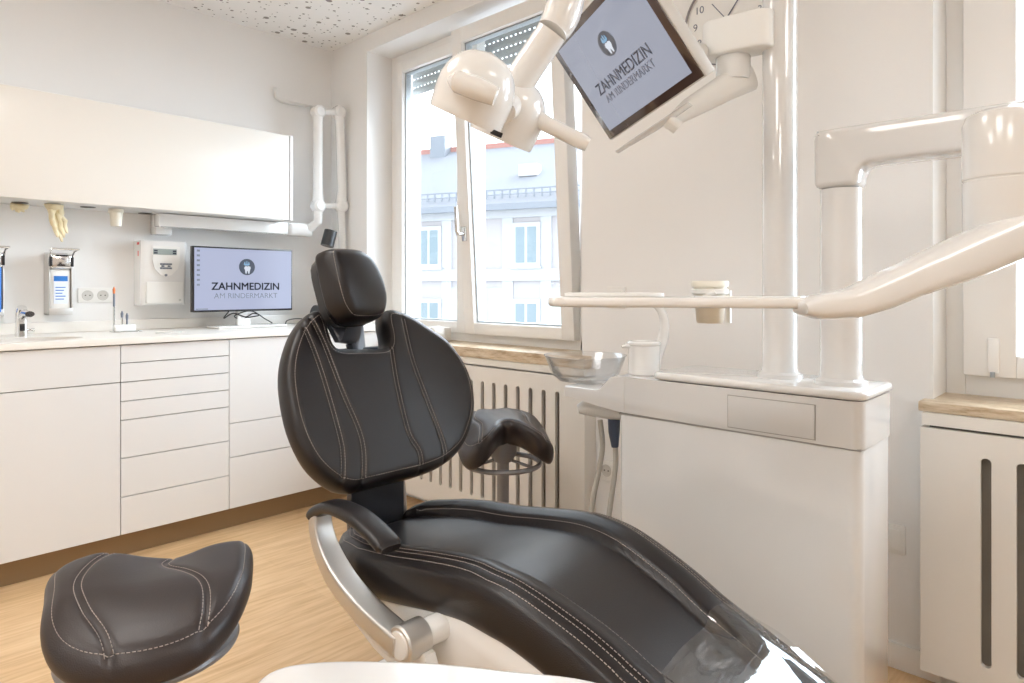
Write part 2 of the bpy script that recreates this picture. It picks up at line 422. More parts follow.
# window wall with two openings
W1 = (1.657, 3.20, .80, 2.46); W2 = (-1.15, .42, .765, 2.46)
w = MB()
ZL = ZC+.02
w.box(XW, XO, W1[1], YB+.01, -.05, ZL); w.box(XW, XO, W2[1], W1[0], -.05, ZL); w.box(XW, XO, YR, W2[0], -.05, ZL)
for a in (W1, W2): w.box(XW, XO, a[0], a[1], -.05, a[2]); w.box(XW, XO, a[0], a[1], a[3], ZL)
struct(w.build('wall_right', M['wall']))
struct(bx('baseboard_right', M['frame'], None, XW-.013, XW, .40, 1.62, 0, .075, bev=.003))
# sills
t = MB().box(XW-.055, 2.335, W1[0]-.05, W1[1]+.0, .779, .827, bev=.004); struct(t.build('trim_1', M['stone']))
t = MB().box(XW-.06, 2.335, W2[0]-.03, W2[1]+.024, .762, .790, bev=.004); struct(t.build('trim_2', M['stone']))

def ring(b, x0, x1, y0, y1, z0, z1, wd, bev=.004, wb=None, shear=None):
    wb = wb or wd
    b.box(x0, x1, y0, y0+wd, z0, z1, bev); b.box(x0, x1, y1-wd, y1, z0, z1, bev)
    b.box(x0, x1, y0+wd-.001, y1-wd+.001, z0, z0+wb, bev); b.box(x0, x1, y0+wd-.001, y1-wd+.001, z1-wd, z1, bev)
# ---- window 1
w1 = bpy.data.objects.new('window_1', None); link(w1); struct(w1)
XF = 2.33
fr = MB(); ring(fr, XF, XF+.075, W1[0], W1[1], .815, 2.46, .05, wb=.057)
fr.box(XF, XF+.075, W1[0], 1.80, .827, 2.46, .003)
fr.box(XF+.01, XF+.07, 2.475, 2.60, .86, 2.42, .003)
fr.build('window_frame', M['frame'], w1)
ls = MB(); ring(ls, XF-.012, XF+.055, 2.545, 3.145, .868, 2.415, .062, wb=.06); ls.build('fixed_sash', M['frame'], w1)
g = MB(); ring(g, XF+.012, XF+.05, 2.607, 3.083, .928, 2.353, .007, bev=0); g.build('gasket', M['gasket'], w1)
bx('pane', M['pane'], w1, XF+.02, XF+.024, 2.607, 3.083, .925, 2.356)
# tilted sash, hinged at its foot, leaning into the room
LEAN = .062
tm = Matrix.Translation((XF-.01, 0, .872)) @ Matrix.Rotation(-LEAN, 4, 'Y') @ Matrix.Translation((-(XF-.01), 0, -.872))
ts = MB(); ring(ts, XF-.04, XF+.03, 1.80, 2.515, .872, 2.405, .072, wb=.058)
bmesh.ops.transform(ts.b, matrix=tm, verts=ts.b.verts); tso = ts.build('tilted_sash', M['frame'], w1)
g = MB(); ring(g, XF-.015, XF+.027, 1.872, 2.443, .93, 2.333, .007, bev=0); bmesh.ops.transform(g.b, matrix=tm, verts=g.b.verts); g.build('gasket', M['gasket'], tso)
g = MB().box(XF-.006, XF-.002, 1.875, 2.44, .928, 2.335); bmesh.ops.transform(g.b, matrix=tm, verts=g.b.verts); g.build('pane', M['pane'], tso)
h = MB(); hy = 2.478
h.box(XF-.052, XF-.04, hy-.015, hy+.015, 1.345, 1.42, .004); h.cyl((XF-.05, hy, 1.383), (XF-.085, hy, 1.383), .009)
h.tube([(XF-.083, hy+.004, 1.378), (XF-.088, hy+.006, 1.40), (XF-.088, hy+.006, 1.52)], [.010, .0105, .009], 10)
bmesh.ops.transform(h.b, matrix=tm, verts=h.b.verts); h.build('handle', M['steel'], tso)
def shutter(parent, y0, y1, x, zb, n=5):
    b = MB()
    for k in range(n):
        z = zb+k*.050
        b.tube([(x, y0, z+.024), (x, y1, z+.024)], [(.0215, .006)]*2, 12, up=(0, 0, 1))
        if k < n-1:                   # webs between the light slots
            for j in range(int((y1-y0)/.032)): b.box(x-.003, x+.003, y0+.032*j, y0+.032*j+.017, z+.040, z+.058)
    b.build('roller_shutter', M['shutter'], parent)
shutter(w1, 1.68, 3.16, 2.46, 2.255, 5)
# ---- window 2
w2 = bpy.data.objects.new('window_2', None); link(w2); struct(w2)
fr = MB(); ring(fr, XF, XF+.075, W2[0], W2[1], .77, 2.46, .05, wb=.08); fr.box(XF, XF+.07, -.42, -.36, .8, 2.42, .003); fr.build('window_frame', M['frame'], w2)
for (a, b_) in ((-.37, .372), (-1.1, -.41)):
    s_ = MB(); ring(s_, XF-.03, XF+.05, a, b_, .85, 2.41, .125 if a > -.5 else .08, wb=.062); so = s_.build('sash', M['frame'], w2)
    bx('pane', M['pane'], so, XF+.0, XF+.004, a+.07, b_-.12, .905, 2.35)
hh = MB(); hh.box(XF-.04, XF-.028, .285, .312, .86, .96, .004); hh.build('hinge', M['frame'], w2)
hh = MB(); hh.cyl((XF-.042, .30, .865), (XF-.042, .30, .85), .006); hh.build('hinge', M['gasket'], w2)
shutter(w2, -1.13, .40, 2.46, 2.255, 5)

# ================================================================ EXTERIOR
def exterior():
    e = thing('town_house', 'pale pink town house across the street with grey slate roof and tall windows', 'building')
    n = Vector((.922, .388, 0)).normalized()             # depth axis in the (F, R) frame, away from the camera
    fd = (R*.925 - F*.38).normalized(); nd = (F*.925 + R*.38).normalized()
    base = at(500, 289, 28.0)
    mt = frame_mtx((base.x, base.y, 0), fd, Z, -nd)   # local x along facade, y up, z toward us
    mp = mat('facade_render', (.40, .37, .368), .85); mw = mat('facade_white', (.455, .455, .46), .85); mg = mat('facade_green', (.40, .45, .42), .85)
    mr = mat('roof_slate', (.36, .37, .40), .7); nt = mr.node_tree
    tc = nt.nodes.new('ShaderNodeTexCoord'); br = nt.nodes.new('ShaderNodeTexBrick'); br.inputs['Scale'].default_value = 1.6
    br.inputs['Color1'].default_value = (0.22, 0.222, 0.235, 1); br.inputs['Color2'].default_value = (0.215, 0.22, 0.244, 1); br.inputs['Mortar'].default_value = (0.15, 0.155, 0.177, 1); br.inputs['Mortar Size'].default_value = .015
    nt.links.new(tc.outputs['UV'], br.inputs[0]); nt.links.new(br.outputs[0], nt.nodes['Principled BSDF'].inputs[0])
    mgl = mat('old_window_glass', (.20, .25, .27), .1); mred = mat('red_ridge_tile', (.36, .17, .14), .8); mdk = mat('gutter_zinc', (.20, .215, .24), .5)
    def P(name, m, x0, x1, y0, y1, z0, z1, par=e, bev=0):
        b = MB().box(x0, x1, y0, y1, z0, z1, bev, mtx=mt); return b.build(name, m, par)
    def lx2(px, off):
        r = ray(px, 289); o = Vector((base.x, base.y, 0))+nd*off; rr = Vector((r.x, r.y, 0)); q = rr*(o.dot(nd)/rr.dot(nd)); return (q-o).dot(fd)
    def lx(px, py=289):  # local x of a pixel column on the facade plane
        r = ray(px, py); o = Vector((base.x, base.y, 0)); t = (o.dot(nd))/(Vector((r.x, r.y, 0)).dot(nd)); q = Vector((r.x, r.y, 0))*t
        return (q-o).dot(fd), t
    P('wall', mp, -16, 14, -12, 4.55, -8, 0)
    for z0, z1 in ((4.1, 4.55), (1.45, 1.95), (-1.9, -1.3)): P('cornice', mw, -16, 14, z0, z1, 0, .12)
    xs = []
    x1, _ = lx(430); x2, _ = lx(527); dx = x2-x1
    for k in (-2, -1, 0, 1, 2): xs.append(x1+dx*k)
    for x in xs:
        P('pilaster', mw, x-1.1, x-.62, -8, 4.2, 0, .06); P('pilaster', mw, x+.62, x+1.1, -8, 4.2, 0, .06)
        if abs(x+dx/2) < 14:
            P('panel', mg, x+dx/2-1.28, x+dx/2-.52, -.95, 1.15, 0, .05); P('panel', mg, x+dx/2+.55, x+dx/2+1.25, -.95, 1.15, 0, .05)
        for (z0, z1) in ((2.15, 3.75), (-1.1, .55), (-4.6, -2.9)):
            wn = P('window_surround', mw, x-.62, x+.62, z0-.1, z1+.12, 0, .14)
            P('glass', mgl, x-.46, x-.06, z0+.05, z1-.06, .13, .15, wn); P('glass', mgl, x+.06, x+.46, z0+.05, z1-.06, .13, .15, wn)
            P('sill', mw, x-.68, x+.68, z0-.2, z0-.1, 0, .22, wn)
    # roof
    b = MB(); vs = [(-16, 4.65, .55), (14, 4.65, .55), (14, 8.6, -6.2), (-16, 8.6, -6.2), (-16, 4.4, .55), (14, 4.4, .55), (14, 8.3, -6.2), (-16, 8.3, -6.2)]
    V = [b.b.verts.new(mt @ Vector(v)) for v in vs]
    for f in ((0, 1, 2, 3), (7, 6, 5, 4), (0, 4, 5, 1), (3, 2, 6, 7), (0, 3, 7, 4), (1, 5, 6, 2)): b.b.faces.new([V[i] for i in f])
    uv = b.b.loops.layers.uv.new('UVMap')
    for f in b.b.faces:
        for l in f.loops:
            q = mt.inverted() @ l.vert.co; l[uv].uv = (q.x, q.y*1.8)
    b.build('roof', mr, e)
    P('ridge', mred, -16, 14, 8.42, 8.78, -6.45, -6.05)
    P('gutter', mdk, -16, 14, 4.38, 4.62, .5, .68)
    b = MB()
    for k in range(52): b.box(-10+k*.36, -9.94+k*.36, 4.95, 5.33, .0, .06, mtx=mt)
    b.box(-10, 9, 5.28, 5.33, 0, .05, mtx=mt); b.box(-10, 9, 5.08, 5.12, 0, .05, mtx=mt); b.build('snow_guard', mdk, e)
    for px in (441,):
        x = lx2(px, 5.8); P('chimney', mdk, x-.45, x+.45, 7.6, 9.3, -6.2, -5.4)
    x = lx2(530, 2.3); P('skylight', mw, x-.45, x+.45, 6.2, 6.75, -2.6, -2.0)
    g = bpy.data.objects.new('street', bpy.data.meshes.new('street')); bpy.data.objects.remove(g)
    return e
exterior()
struct(bx('street_ground', mat('asphalt', (.35, .35, .36), .9), None, 4, 70, -35, 60, -9.2, -9))

# ================================================================ FURNITURE
# --- base cabinets
YF = 3.0
def cabinet(label, x0, x1, splits, door_names):
    c = thing('base_cabinet', label, 'cabinet', loc=((x0+x1)/2, 3.3, 0))
    bx('body', M['seam'], c, x0+.001, x1-.001, YF+.019, YB-.005, .0965, .862)
    bx('side_panel', M['lacquer'], c, x0+.0005, x0+.015, YF+.021, YB-.004, .096, .868)
    bx('plinth', M['bronze'], c, x0, x1, 3.042, 3.06, .001, .0965)
    for (z0, z1), nme in zip(splits, door_names):
        bx(nme, M['lacquer'], c, x0+.0015, x1-.0015, YF, YF+.018, z0+.0018, z1-.0018, bev=.001, seg=1)
    return c
XA, XB = .8446, 1.286
cabinet('white handleless sink cabinet below the tap, one wide front above a tall door', -.30, XA, [(.72, .872), (.0965, .72)], ['drawer_front', 'door'])
zz = [.872, .797, .719, .641, .564, .409, .251, .0965]
cabinet('white handleless cabinet with a stack of seven drawers, four shallow and three deep', XA, XB, [(b_, a) for a, b_ in zip(zz, zz[1:])], ['drawer']*7)
cabinet('white handleless cabinet with three deep drawers below the desktop monitor, next to the treatment chair', XB, XW-.01, [(.486, .872), (.331, .486), (.0965, .331)], ['drawer']*3)
wt = thing('worktop', 'continuous cream-white worktop with moulded-in oval basin running along the back wall', 'worktop', loc=(.9, 3.3, .875))
el = [(.47+.29*math.cos(2*PI*k/48), 3.19+.145*math.sin(2*PI*k/48)) for k in range(48)]
fill('slab', M['worktop'], wt, [(-.32, YF-.012), (XW-.004, YF-.012), (XW-.004, YB-.003), (-.32, YB-.003)], [el], .026, Matrix.Translation((0, 0, .8875)), bev=.002)
MB().lathe([(1.0, 0), (.99, -.008), (.95, -.06), (.8, -.10), (.4, -.118), (0.001, -.12)], Vector((.47, 3.19, .8995)), n=48, sx=.29, sy=.145).build('basin', M['worktop'], wt, 3)
bx('upstand', M['worktop'], wt, -.32, XW-.006, YB-.022, YB-.003, .901, .95, bev=.002)

# --- wall cabinet
wc = thing('wall_cabinet', 'long ivory gloss wall cabinet above the worktop with dispensing holes in its underside', 'cabinet', loc=(.9, 3.43, 1.47))
bx('body', M['lacquer'], wc, -.32, 1.745, 3.30, YB-.003, 1.47, 1.914)
mflap = mat('ivory_gloss_front', (.77, .735, .68), .30, coat=.15)
bx('front_flap', mflap, wc, -.32, 1.725, 3.28, 3.298, 1.468, 1.916, bev=.002)
bx('end_panel', M['lacquer'], wc, 1.728, 1.746, 3.278, YB-.003, 1.466, 1.918, bev=.001)
for px, py in ((88, 207), (145, 213.4), (20, 202.5), (53, 204.5)):
    p = un(px, py, z=1.469); MB().lathe([(.001, 0), (.030, 0), (.030, .0012), (.001, .0012)], Vector((p.x, p.y, 1.4672)), n=24).build('dispensing_hole', M['seam'], wc)
# glove tufts
def glove(px, length, label):
    p = un(px, 204, z=1.468); t = thing('rubber_glove', label, 'glove', loc=(p.x, p.y, 1.467)); b = MB()
    rnd = random.Random(px)
    for k in range(5 if length > .1 else 4):
        x = p.x+(k-2)*.011; pts = []; r = []
        for j in range(8):
            f = j/7; pts.append((x+rnd.uniform(-.006, .006)+f*.03*(length > .1), p.y+rnd.uniform(-.008, .008), 1.466-f*length*(1-.12*abs(k-2)))); r.append((.012*(1-.3*f)+rnd.uniform(-.002, .002), .007+rnd.uniform(-.002, .002)))
        r[-1] = (.004, .003); b.tube(pts, r, 8)
    b.lathe([(.001, 0), (.034, -.002), (.026, -.02), (.001, -.028)], Vector((p.x, p.y, 1.467)), n=16)
    b.build('glove_film', M['glove'], t, 3)
glove(20, .035, 'short cream glove tuft poking from the wall cabinet underside, left one')
glove(53, .16, 'long crumpled cream glove hanging from the wall cabinet above the silver dispenser')
p = un(116, 209, z=1.468)
cs = thing('cup_dispenser', 'small white cup hanging below the wall cabinet between glove and wall-mounted control unit', 'cup', loc=(p.x, p.y, 1.466))
MB().lathe([(.001, 0), (.031, 0), (.031, -.012), (.027, -.014), (.022, -.078), (.0, -.078)], Vector((p.x, p.y, 1.4665)), n=28).build('cup', M['cup'], cs)
MB().torus(Vector((p.x, p.y, 1.452)), .031, .0025).build('rim', M['cup'], cs)
# cord
p = un(159, 213, z=1.467)
tag(MB().tube([(p.x-.03, p.y, 1.4665), (p.x-.01, p.y, 1.462), (p.x+.005, p.y, 1.45), (p.x, p.y+.002, 1.42), (p.x+.006, p.y, 1.395)], .0025, 6).build('white_cord', M['plastic_matt'], None, 3), 'short white cord hanging from the wall cabinet hole above the control unit', 'cord')

# --- soap dispensers
def dispenser(px, label):
    p = un(px, 280, y=3.50); X = p.x
    t = thing('soap_dispenser', label, 'dispenser', 'wall-mounted soap dispensers', loc=(X, YB, .97))
    z0, z1 = .985, 1.255
    b = MB(); b.box(X-.045, X-.040, 3.485, YB-.002, z0, z1, .001); b.box(X+.040, X+.045, 3.485, YB-.002, z0, z1, .001); b.box(X-.045, X+.045, YB-.006, YB-.001, z0, z1+.01)
    b.box(X-.045, X+.045, 3.485, YB-.002, z0, z0+.005); b.box(X-.045, X+.045, 3.483, 3.488, z0, z0+.03, .001); b.build('housing', M['brushed'], t)
    b = MB(); b.box(X-.042, X+.042, 3.468, 3.53, z1-.065, z1, .012, 3); b.build('pump_head', M['chrome'], t)
    b = MB()
    for sx in (-1, 1): b.tube([(X+sx*.043, 3.50, z1-.04), (X+sx*.044, 3.48, z1-.005), (X+sx*.046, 3.45, z1+.015), (X+sx*.05, 3.41, z1+.020)], .0045, 8)
    b.tube([(X-.05, 3.41, z1+.020), (X+.05, 3.41, z1+.020)], .0045, 8); b.build('lever', M['chrome'], t)
    b = MB()
    for sx in (-1, 1): b.box(X+sx*.041-.004, X+sx*.041+.004, 3.464, 3.49, z1-.055, z1-.012, .002)
    b.box(X-.022, X+.022, 3.462, 3.47, z1-.008, z1-.003); b.build('bracket', M['black'], t)
    return t, X
t, X = dispenser(60, 'brushed steel soap dispenser with a white bottle and blue-striped label, right of the tap')
b = bx('bottle', M['plastic_matt'], t, X-.0385, X+.0385, 3.492, 3.565, .995, 1.19, bev=.008, seg=3)
bx('bottle_label', M['label'], t, X-.026, X+.026, 3.487, 3.489, 1.035, 1.155)
bx('label_stripe', M['blue'], t, X-.026, X+.026, 3.4855, 3.4868, 1.135, 1.158)
b = MB()
for k in range(5): b.box(X-.02, X+.018-.006*(k % 3), 3.4855, 3.4865, 1.105-.013*k, 1.109-.013*k)
b.build('label_lines', M['blue'], t)
t, X = dispenser(-10, 'steel soap dispenser with deep blue bottle cut by the left picture edge')
bx('bottle', M['blue'], t, X-.036, X+.036, 3.476, 3.55, 1.0, 1.20, bev=.008, seg=3)

# --- tap
q = un(27, 338, z=.9)
tp = thing('basin_tap', 'squat chrome sensor tap on the worktop behind the oval basin', 'tap', loc=(q.x, 3.38, .9))
b = MB(); b.tube([(q.x, 3.40, .9005), (q.x, 3.40, .96), (q.x, 3.395, 1.0), (q.x, 3.385, 1.022)], [(.021, .024), (.02, .023), (.02, .024), (.017, .022)], 20, power=3, up=(1, 0, 0)); b.build('body', M['chrome'], tp)
b = MB(); b.tube([(q.x, 3.39, .985), (q.x+.004, 3.34, 1.0), (q.x+.01, 3.29, .997)], [(.02, .016), (.015, .016), (.012, .017)], 16); b.build('spout', M['chrome'], tp)
bx('sensor', M['black'], tp, q.x-.009, q.x+.009, 3.374, 3.38, .925, .955, bev=.002)
MB().cyl((q.x+.018, 3.40, .925), (q.x+.045, 3.395, .925), .008).build('mixing_knob', M['chrome'], tp)

# --- socket plates
def socket(name, label, c, ax, n_in, cnt=2, s=.08):
    """c centre on the wall, ax horizontal axis, n_in normal into room"""
    t = thing(name, label, 'socket', loc=tuple(c)); ax = Vector(ax); nn = Vector(n_in); b = MB()
    b.obox(c+nn*.0045, ax, nn, Z, s*cnt, .008, s, .003); b.build('plate', M['plastic_matt'], t)
    for k in range(cnt):
        o = c+ax*(k-(cnt-1)/2)*s*.9+nn*.0085
        r_ = MB().lathe([(.024, 0), (.022, .0012), (.02, .0012), (.019, -.0), (.001, .0002)], o, axis=nn, n=28).build('insert', M['grey_plastic'], t)
        for sg in (-1, 1):
            MB().cyl(o+ax*sg*.009+nn*.0003, o+ax*sg*.009+nn*.0015, .003, n=10).build('contact_hole', M['seam'], r_)
    return t
socket('wall_socket', 'white double power socket on the back wall between dispenser and brush stand', Vector(((.831+.967)/2, YB, 1.07)), (1, 0, 0), (0, -1, 0), 2, .07)
socket('wall_socket', 'single power socket on the window wall behind the suction hoses', Vector((XW, 1.53, .38)), (0, 1, 0), (-1, 0, 0), 1, .08)
def plate(label, c, ay, az, name='wall_plate'):
    t = thing(name, label, 'switch', loc=tuple(c)); MB().box(XW-.008, XW, c[1]-ay, c[1]+ay, c[2]-az, c[2]+az, .002).build('frame', M['plastic_matt'], t)
    MB().box(XW-.0115, XW-.0075, c[1]-ay*.68, c[1]+ay*.68, c[2]-az*.7, c[2]+az*.7, .002).build('rocker', M['plastic_matt'], t)
plate('flat white switch plate on the wall behind the instrument tray, right of the window', (XW, 1.485, 1.067), .042, .042)
plate('white switch plate low on the wall beside the slotted radiator cover, right of the unit', (XW, .517, .374), .03, .042)

# --- wall control unit
t = thing('control_unit', 'white wall-mounted x-ray control box with grey display left of the desktop monitor', 'control unit', loc=(1.17, YB, 1.02))
b = MB(); b.prism([(1.066, YB-.002), (1.066, 3.475), (1.085, 3.465), (1.262, 3.465), (1.275, 3.475), (1.275, YB-.002)], lambda p: (p[0], p[1]+(.02 if p[1] < 3.5 else 0), 1.02), lambda p: (p[0], p[1], 1.335)); b.build('housing', M['plastic'], t)
b = MB(); pts = [(1.112, 1.31), (1.112, 1.24), (1.122, 1.20), (1.15, 1.168), (1.175, 1.162), (1.20, 1.168), (1.228, 1.20), (1.238, 1.24), (1.238, 1.31)]
b.prism(pts, lambda p: (p[0], 3.4635, p[1]), lambda p: (p[0], 3.4605, p[1])); fp = b.build('keypad_panel', M['plastic_matt'], t)
bx('display', M['lcd'], fp, 1.115, 1.222, 3.4575, 3.460, 1.268, 1.296)
b = MB()
for k, (x, z) in enumerate([(1.152, 1.222), (1.166, 1.222), (1.18, 1.222), (1.194, 1.222), (1.152, 1.202), (1.166, 1.202), (1.18, 1.202), (1.194, 1.202), (1.159, 1.212), (1.187, 1.212)]):
    b.box(x-.0065, x+.0065, 3.457, 3.4603, z-.004, z+.004, .001)
b.build('keys', M['print_grey'], fp)
MB().cyl((1.173, 3.4604, 1.168), (1.173, 3.457, 1.168), .006, n=14).build('button', M['print_grey'], fp)
bx('lower_cover', M['plastic_matt'], t, 1.088, 1.258, 3.466, 3.49, 1.03, 1.135, bev=.003)
b = MB(); 
for k in range(2):
    for z in (1.276, 1.287): b.box(1.118+k*.086, 1.134+k*.086, 3.4565, 3.4576, z-.004, z+.003)
b.build('display_symbols', M['print'], fp)
b = MB(); b.box(1.0645, 1.0658, 3.50, 3.53, 1.315, 1.327); b.box(1.0645, 1.0658, 3.51, 3.52, 1.26, 1.285); b.build('side_symbol', M['red'], t)
MB().box(1.235, 1.245, 3.463, 3.466, 1.04, 1.05).build('badge', M['grey_plastic'], t)

# --- brush stand
t = thing('brush_stand', 'small white stand on the worktop with three upright brushes', 'stand', loc=(1.02, 3.42, .901))
xb = un(126, 330, y=3.42).x
MB().box(xb-.06, xb+.06, 3.39, 3.45, .9012, .905, .001).build('base', M['steel'], t)
MB().box(xb-.05, xb+.035, 3.40, 3.44, .905, .935, .003).build('block', M['plastic'], t)
for (px, yt, ct) in ((114, 287, 'orange'), (122, 311, None), (127, 313, None)):
    q = un(px, 320, y=3.42); top = un(px, yt, y=3.42).z
    r = thing('brush', {114: 'tall brush with orange tip standing in the white brush stand', 122: 'short grey-handled brush in the middle of the white brush stand', 127: 'short dark blue brush at the right of the white brush stand'}[px], 'brush', 'brushes in the stand', loc=(q.x, 3.42, .935))
    MB().cyl((q.x, 3.42, .9355), (q.x, 3.42, top-.03), .004, n=10).build('shaft', M['steel'] if px != 127 else M['print_grey'], r)
    MB().tube([(q.x, 3.42, top-.03), (q.x, 3.42, top-.012), (q.x, 3.42, top)], [.005, .006, .002], 10).build('tip', M['orange'] if ct else M['print_grey'], r)
    if ct: MB().cyl((q.x, 3.42, top-.09), (q.x, 3.42, top-.03), .0045, n=10).build('collar', M['print_grey'], r)
q = un(170, 333, z=.9)
tag(MB().box(q.x-.06, q.x+.05, q.y-.006, q.y+.006, .9008, .905, .001, mtx=None).build('dental_probe', M['grey_plastic']), 'thin grey instrument lying flat on the worktop below the control unit', 'instrument')

# --- desktop monitor
def logo(parent, c, rad, ax, up, n, s):
    """round tooth mark"""
    m = lambda x, y, z=0: c+ax*x*rad+up*y*rad+n*z
    b = MB(); b.prism([(math.cos(2*PI*k/40), math.sin(2*PI*k/40)) for k in range(40)], lambda p: m(p[0], p[1], .0002), lambda p: m(p[0], p[1], .0008)); b.build('logo_disc', M['print_grey' if s else 'print'], parent)
    tooth = [(-.30, .02), (-.12, .12), (.02, .05), (.18, .12), (.42, .04), (.46, -.18), (.36, -.40), (.30, -.80), (.18, -.84), (.08, -.48), (.0, -.50), (-.08, -.84), (-.20, -.78), (-.26, -.36), (-.36, -.16)]
    b = MB(); b.prism(tooth, lambda p: m(p[0], p[1], .0008), lambda p: m(p[0], p[1], .0014)); b.build('logo_tooth', M['screen_logo'], parent)
    brd = [(-.42, .30), (-.30, .62), (-.22, .66), (-.20, .38), (-.08, .38), (-.06, .74), (.02, .74), (.05, .38), (.16, .38), (.18, .66), (.26, .60), (.34, .30), (.20, .18), (-.25, .16)]
    b = MB(); b.prism(brd, lambda p: m(p[0], p[1], .0008), lambda p: m(p[0], p[1], .0014)); b.build('logo_crown', M['screen_logo_blue'], parent)
M['screen_logo'] = screen('logo_white', (.75, .80, .88), .85); M['screen_logo_blue'] = screen('logo_blue', (.30, .55, .80), .7)
t = thing('desktop_monitor', 'flat desktop monitor on the worktop showing ZAHNMEDIZIN with a tooth logo', 'monitor', loc=(1.52, 3.35, .901))
bx('housing', M['black'], t, 1.258, 1.782, 3.352, 3.385, .985, 1.312, bev=.003)
so = bx('screen', M['screen'], t, 1.266, 1.774, 3.3495, 3.3525, .995, 1.304)
ax, up, nn = Vector((1, 0, 0)), Z, Vector((0, -1, 0))
logo(so, Vector((1.528, 3.3495, 1.214)), .042, ax, up, nn, 0)
mt = frame_mtx((1.527, 3.349, 1.112), ax, up, nn); tx = text('lettering', 'ZAHNMEDIZIN', M['print'], so, .052, mt, sx=1.02, bold=.0011)
mt = frame_mtx((1.527, 3.349, 1.064), ax, up, nn); text('lettering', 'AM RINDERMARKT', M['print_grey'], so, .037, mt, sx=1.06)
b = MB()
for k in range(8): b.box(1.277, 1.291, 3.348, 3.3494, 1.284-.024*k, 1.294-.024*k)
b.box(1.272, 1.33, 3.348, 3.3494, .998, 1.003); b.build('desktop_icons', M['print_grey'], so)
bx('neck', M['plastic'], t, 1.49, 1.56, 3.375, 3.405, .91, 1.02, bev=.006)
bx('base', M['plastic'], t, 1.36, 1.72, 3.29, 3.46, .9012, .913, bev=.005)
cb = MB(); cb.tube(catmull([(1.46, 3.40, .99), (1.43, 3.40, .95), (1.47, 3.38, .975), (1.53, 3.37, .955), (1.57, 3.37, .972), (1.60, 3.37, .96), (1.50, 3.38, .948), (1.48, 3.38, .965), (1.56, 3.37, .985), (1.65, 3.40, .94), (1.70, 3.42, .9155)], 8, False), .003, 6)
tag(cb.build('monitor_cable', M['black'], None, 3), 'tangled black cable hanging below the desktop monitor', 'cable')
cb = MB(); cb.tube(catmull([(1.73, 3.33, .9045), (1.76, 3.36, .93), (1.84, 3.36, .935), (1.90, 3.34, .905)], 8, False), .003, 6)
tag(cb.build('mouse_cable', M['black'], None, 3), 'black looped cable on the worktop right of the monitor base', 'cable')

# --- x-ray arm in the corner
xa = thing('xray_arm', 'white folding wall-mounted x-ray arm in the room corner above the monitor', 'x-ray arm', loc=(1.9, 3.4, 1.4))
bx('rail', M['plastic'], xa, 1.13, 1.80, 3.43, 3.50, 1.405, 1.468, bev=.006)
bx('wall_bracket', M['plastic'], xa, 1.14, 1.215, 3.50, YB-.002, 1.37, 1.468, bev=.004)
bx('rail_end', M['plastic'], xa, 1.803, 1.955, 3.425, 3.505, 1.40, 1.473, bev=.02, seg=3)
YT = 3.40
def kn(px, py, y=YT): return un(px, py, y=y)
a0 = kn(318, 112); a1 = kn(318, 206)
MB().tube([a0, kn(318, 130), kn(318, 190), a1], [.030, .026, .026, .034], 16).build('upper_link', M['plastic'], xa)
b0 = kn(339, 112); b1 = kn(341, 206)
MB().tube([b0, kn(340, 130), kn(342, 190), b1], [.030, .027, .028, .036], 16).build('lower_link', M['plastic'], xa)
for (c0, c1) in ((a0, b0), (a1, b1)):
    for c in (c0, c1):
        MB().lathe([(.0, -.034), (.024, -.034), (.036, -.024), (.038, 0), (.036, .024), (.024, .034), (.0, .034)], c, axis=Vector((0, 1, 0)), n=24).build('joint', M['plastic'], xa)
    MB().cyl(c0, c1, .018).build('joint_bar', M['plastic'], xa)
MB().tube([a1, kn(318, 222), (1.93, 3.45, 1.44)], [.026, .026, .026], 14).build('elbow', M['plastic'], xa)
MB().tube([b1, kn(342, 230), kn(343, 262)], [.024, .022, .022], 14).build('drop_tube', M['plastic'], xa)
c0 = kn(331, 231, 3.3); c1 = kn(327, 246, 3.3)
b = MB(); b.cyl(c0, c1, .036, n=24); b.build('black_knob', M['black'], xa)
MB().tube([kn(343, 262), kn(346, 290), kn(352, 300)], [.022, .024, .03], 14).build('yoke', M['plastic'], xa)
hd = MB(); hd.tube([un(326, 308, y=3.38), un(334, 308, y=3.38), un(350, 308, y=3.35), un(375, 308, y=3.3), un(386, 308, y=3.3)], [.02, .066, .085, .08, .03], 20); hd.build('tube_head', M['plastic'], xa)
MB().cyl(un(315, 316, y=3.30), un(325, 316, y=3.30), .06, n=22).build('cone', M['black'], xa)
tag(MB().tube([un(275, 88, y=YB-.02), un(275.5, 97, y=YB-.02), un(282, 101, y=YB-.02), un(312, 107, y=YB-.02)], .009, 10).build('wall_pipe', M['plastic_matt'], None, 3), 'thin white bent pipe on the back wall left of the x-ray arm', 'pipe')
# small things on the worktop behind the chair
bd = thing('carton_box', 'small white box on the worktop seen through the opening below the headrest', 'box', loc=(1.93, 3.12, .901))
bx('carton', M['plastic_matt'], bd, 1.86, 2.0, 3.05, 3.19, .9015, .985, bev=.004); MB().box(1.90, 1.96, 3.09, 3.15, .985, .989, .001).build('opening', M['black'], bd)

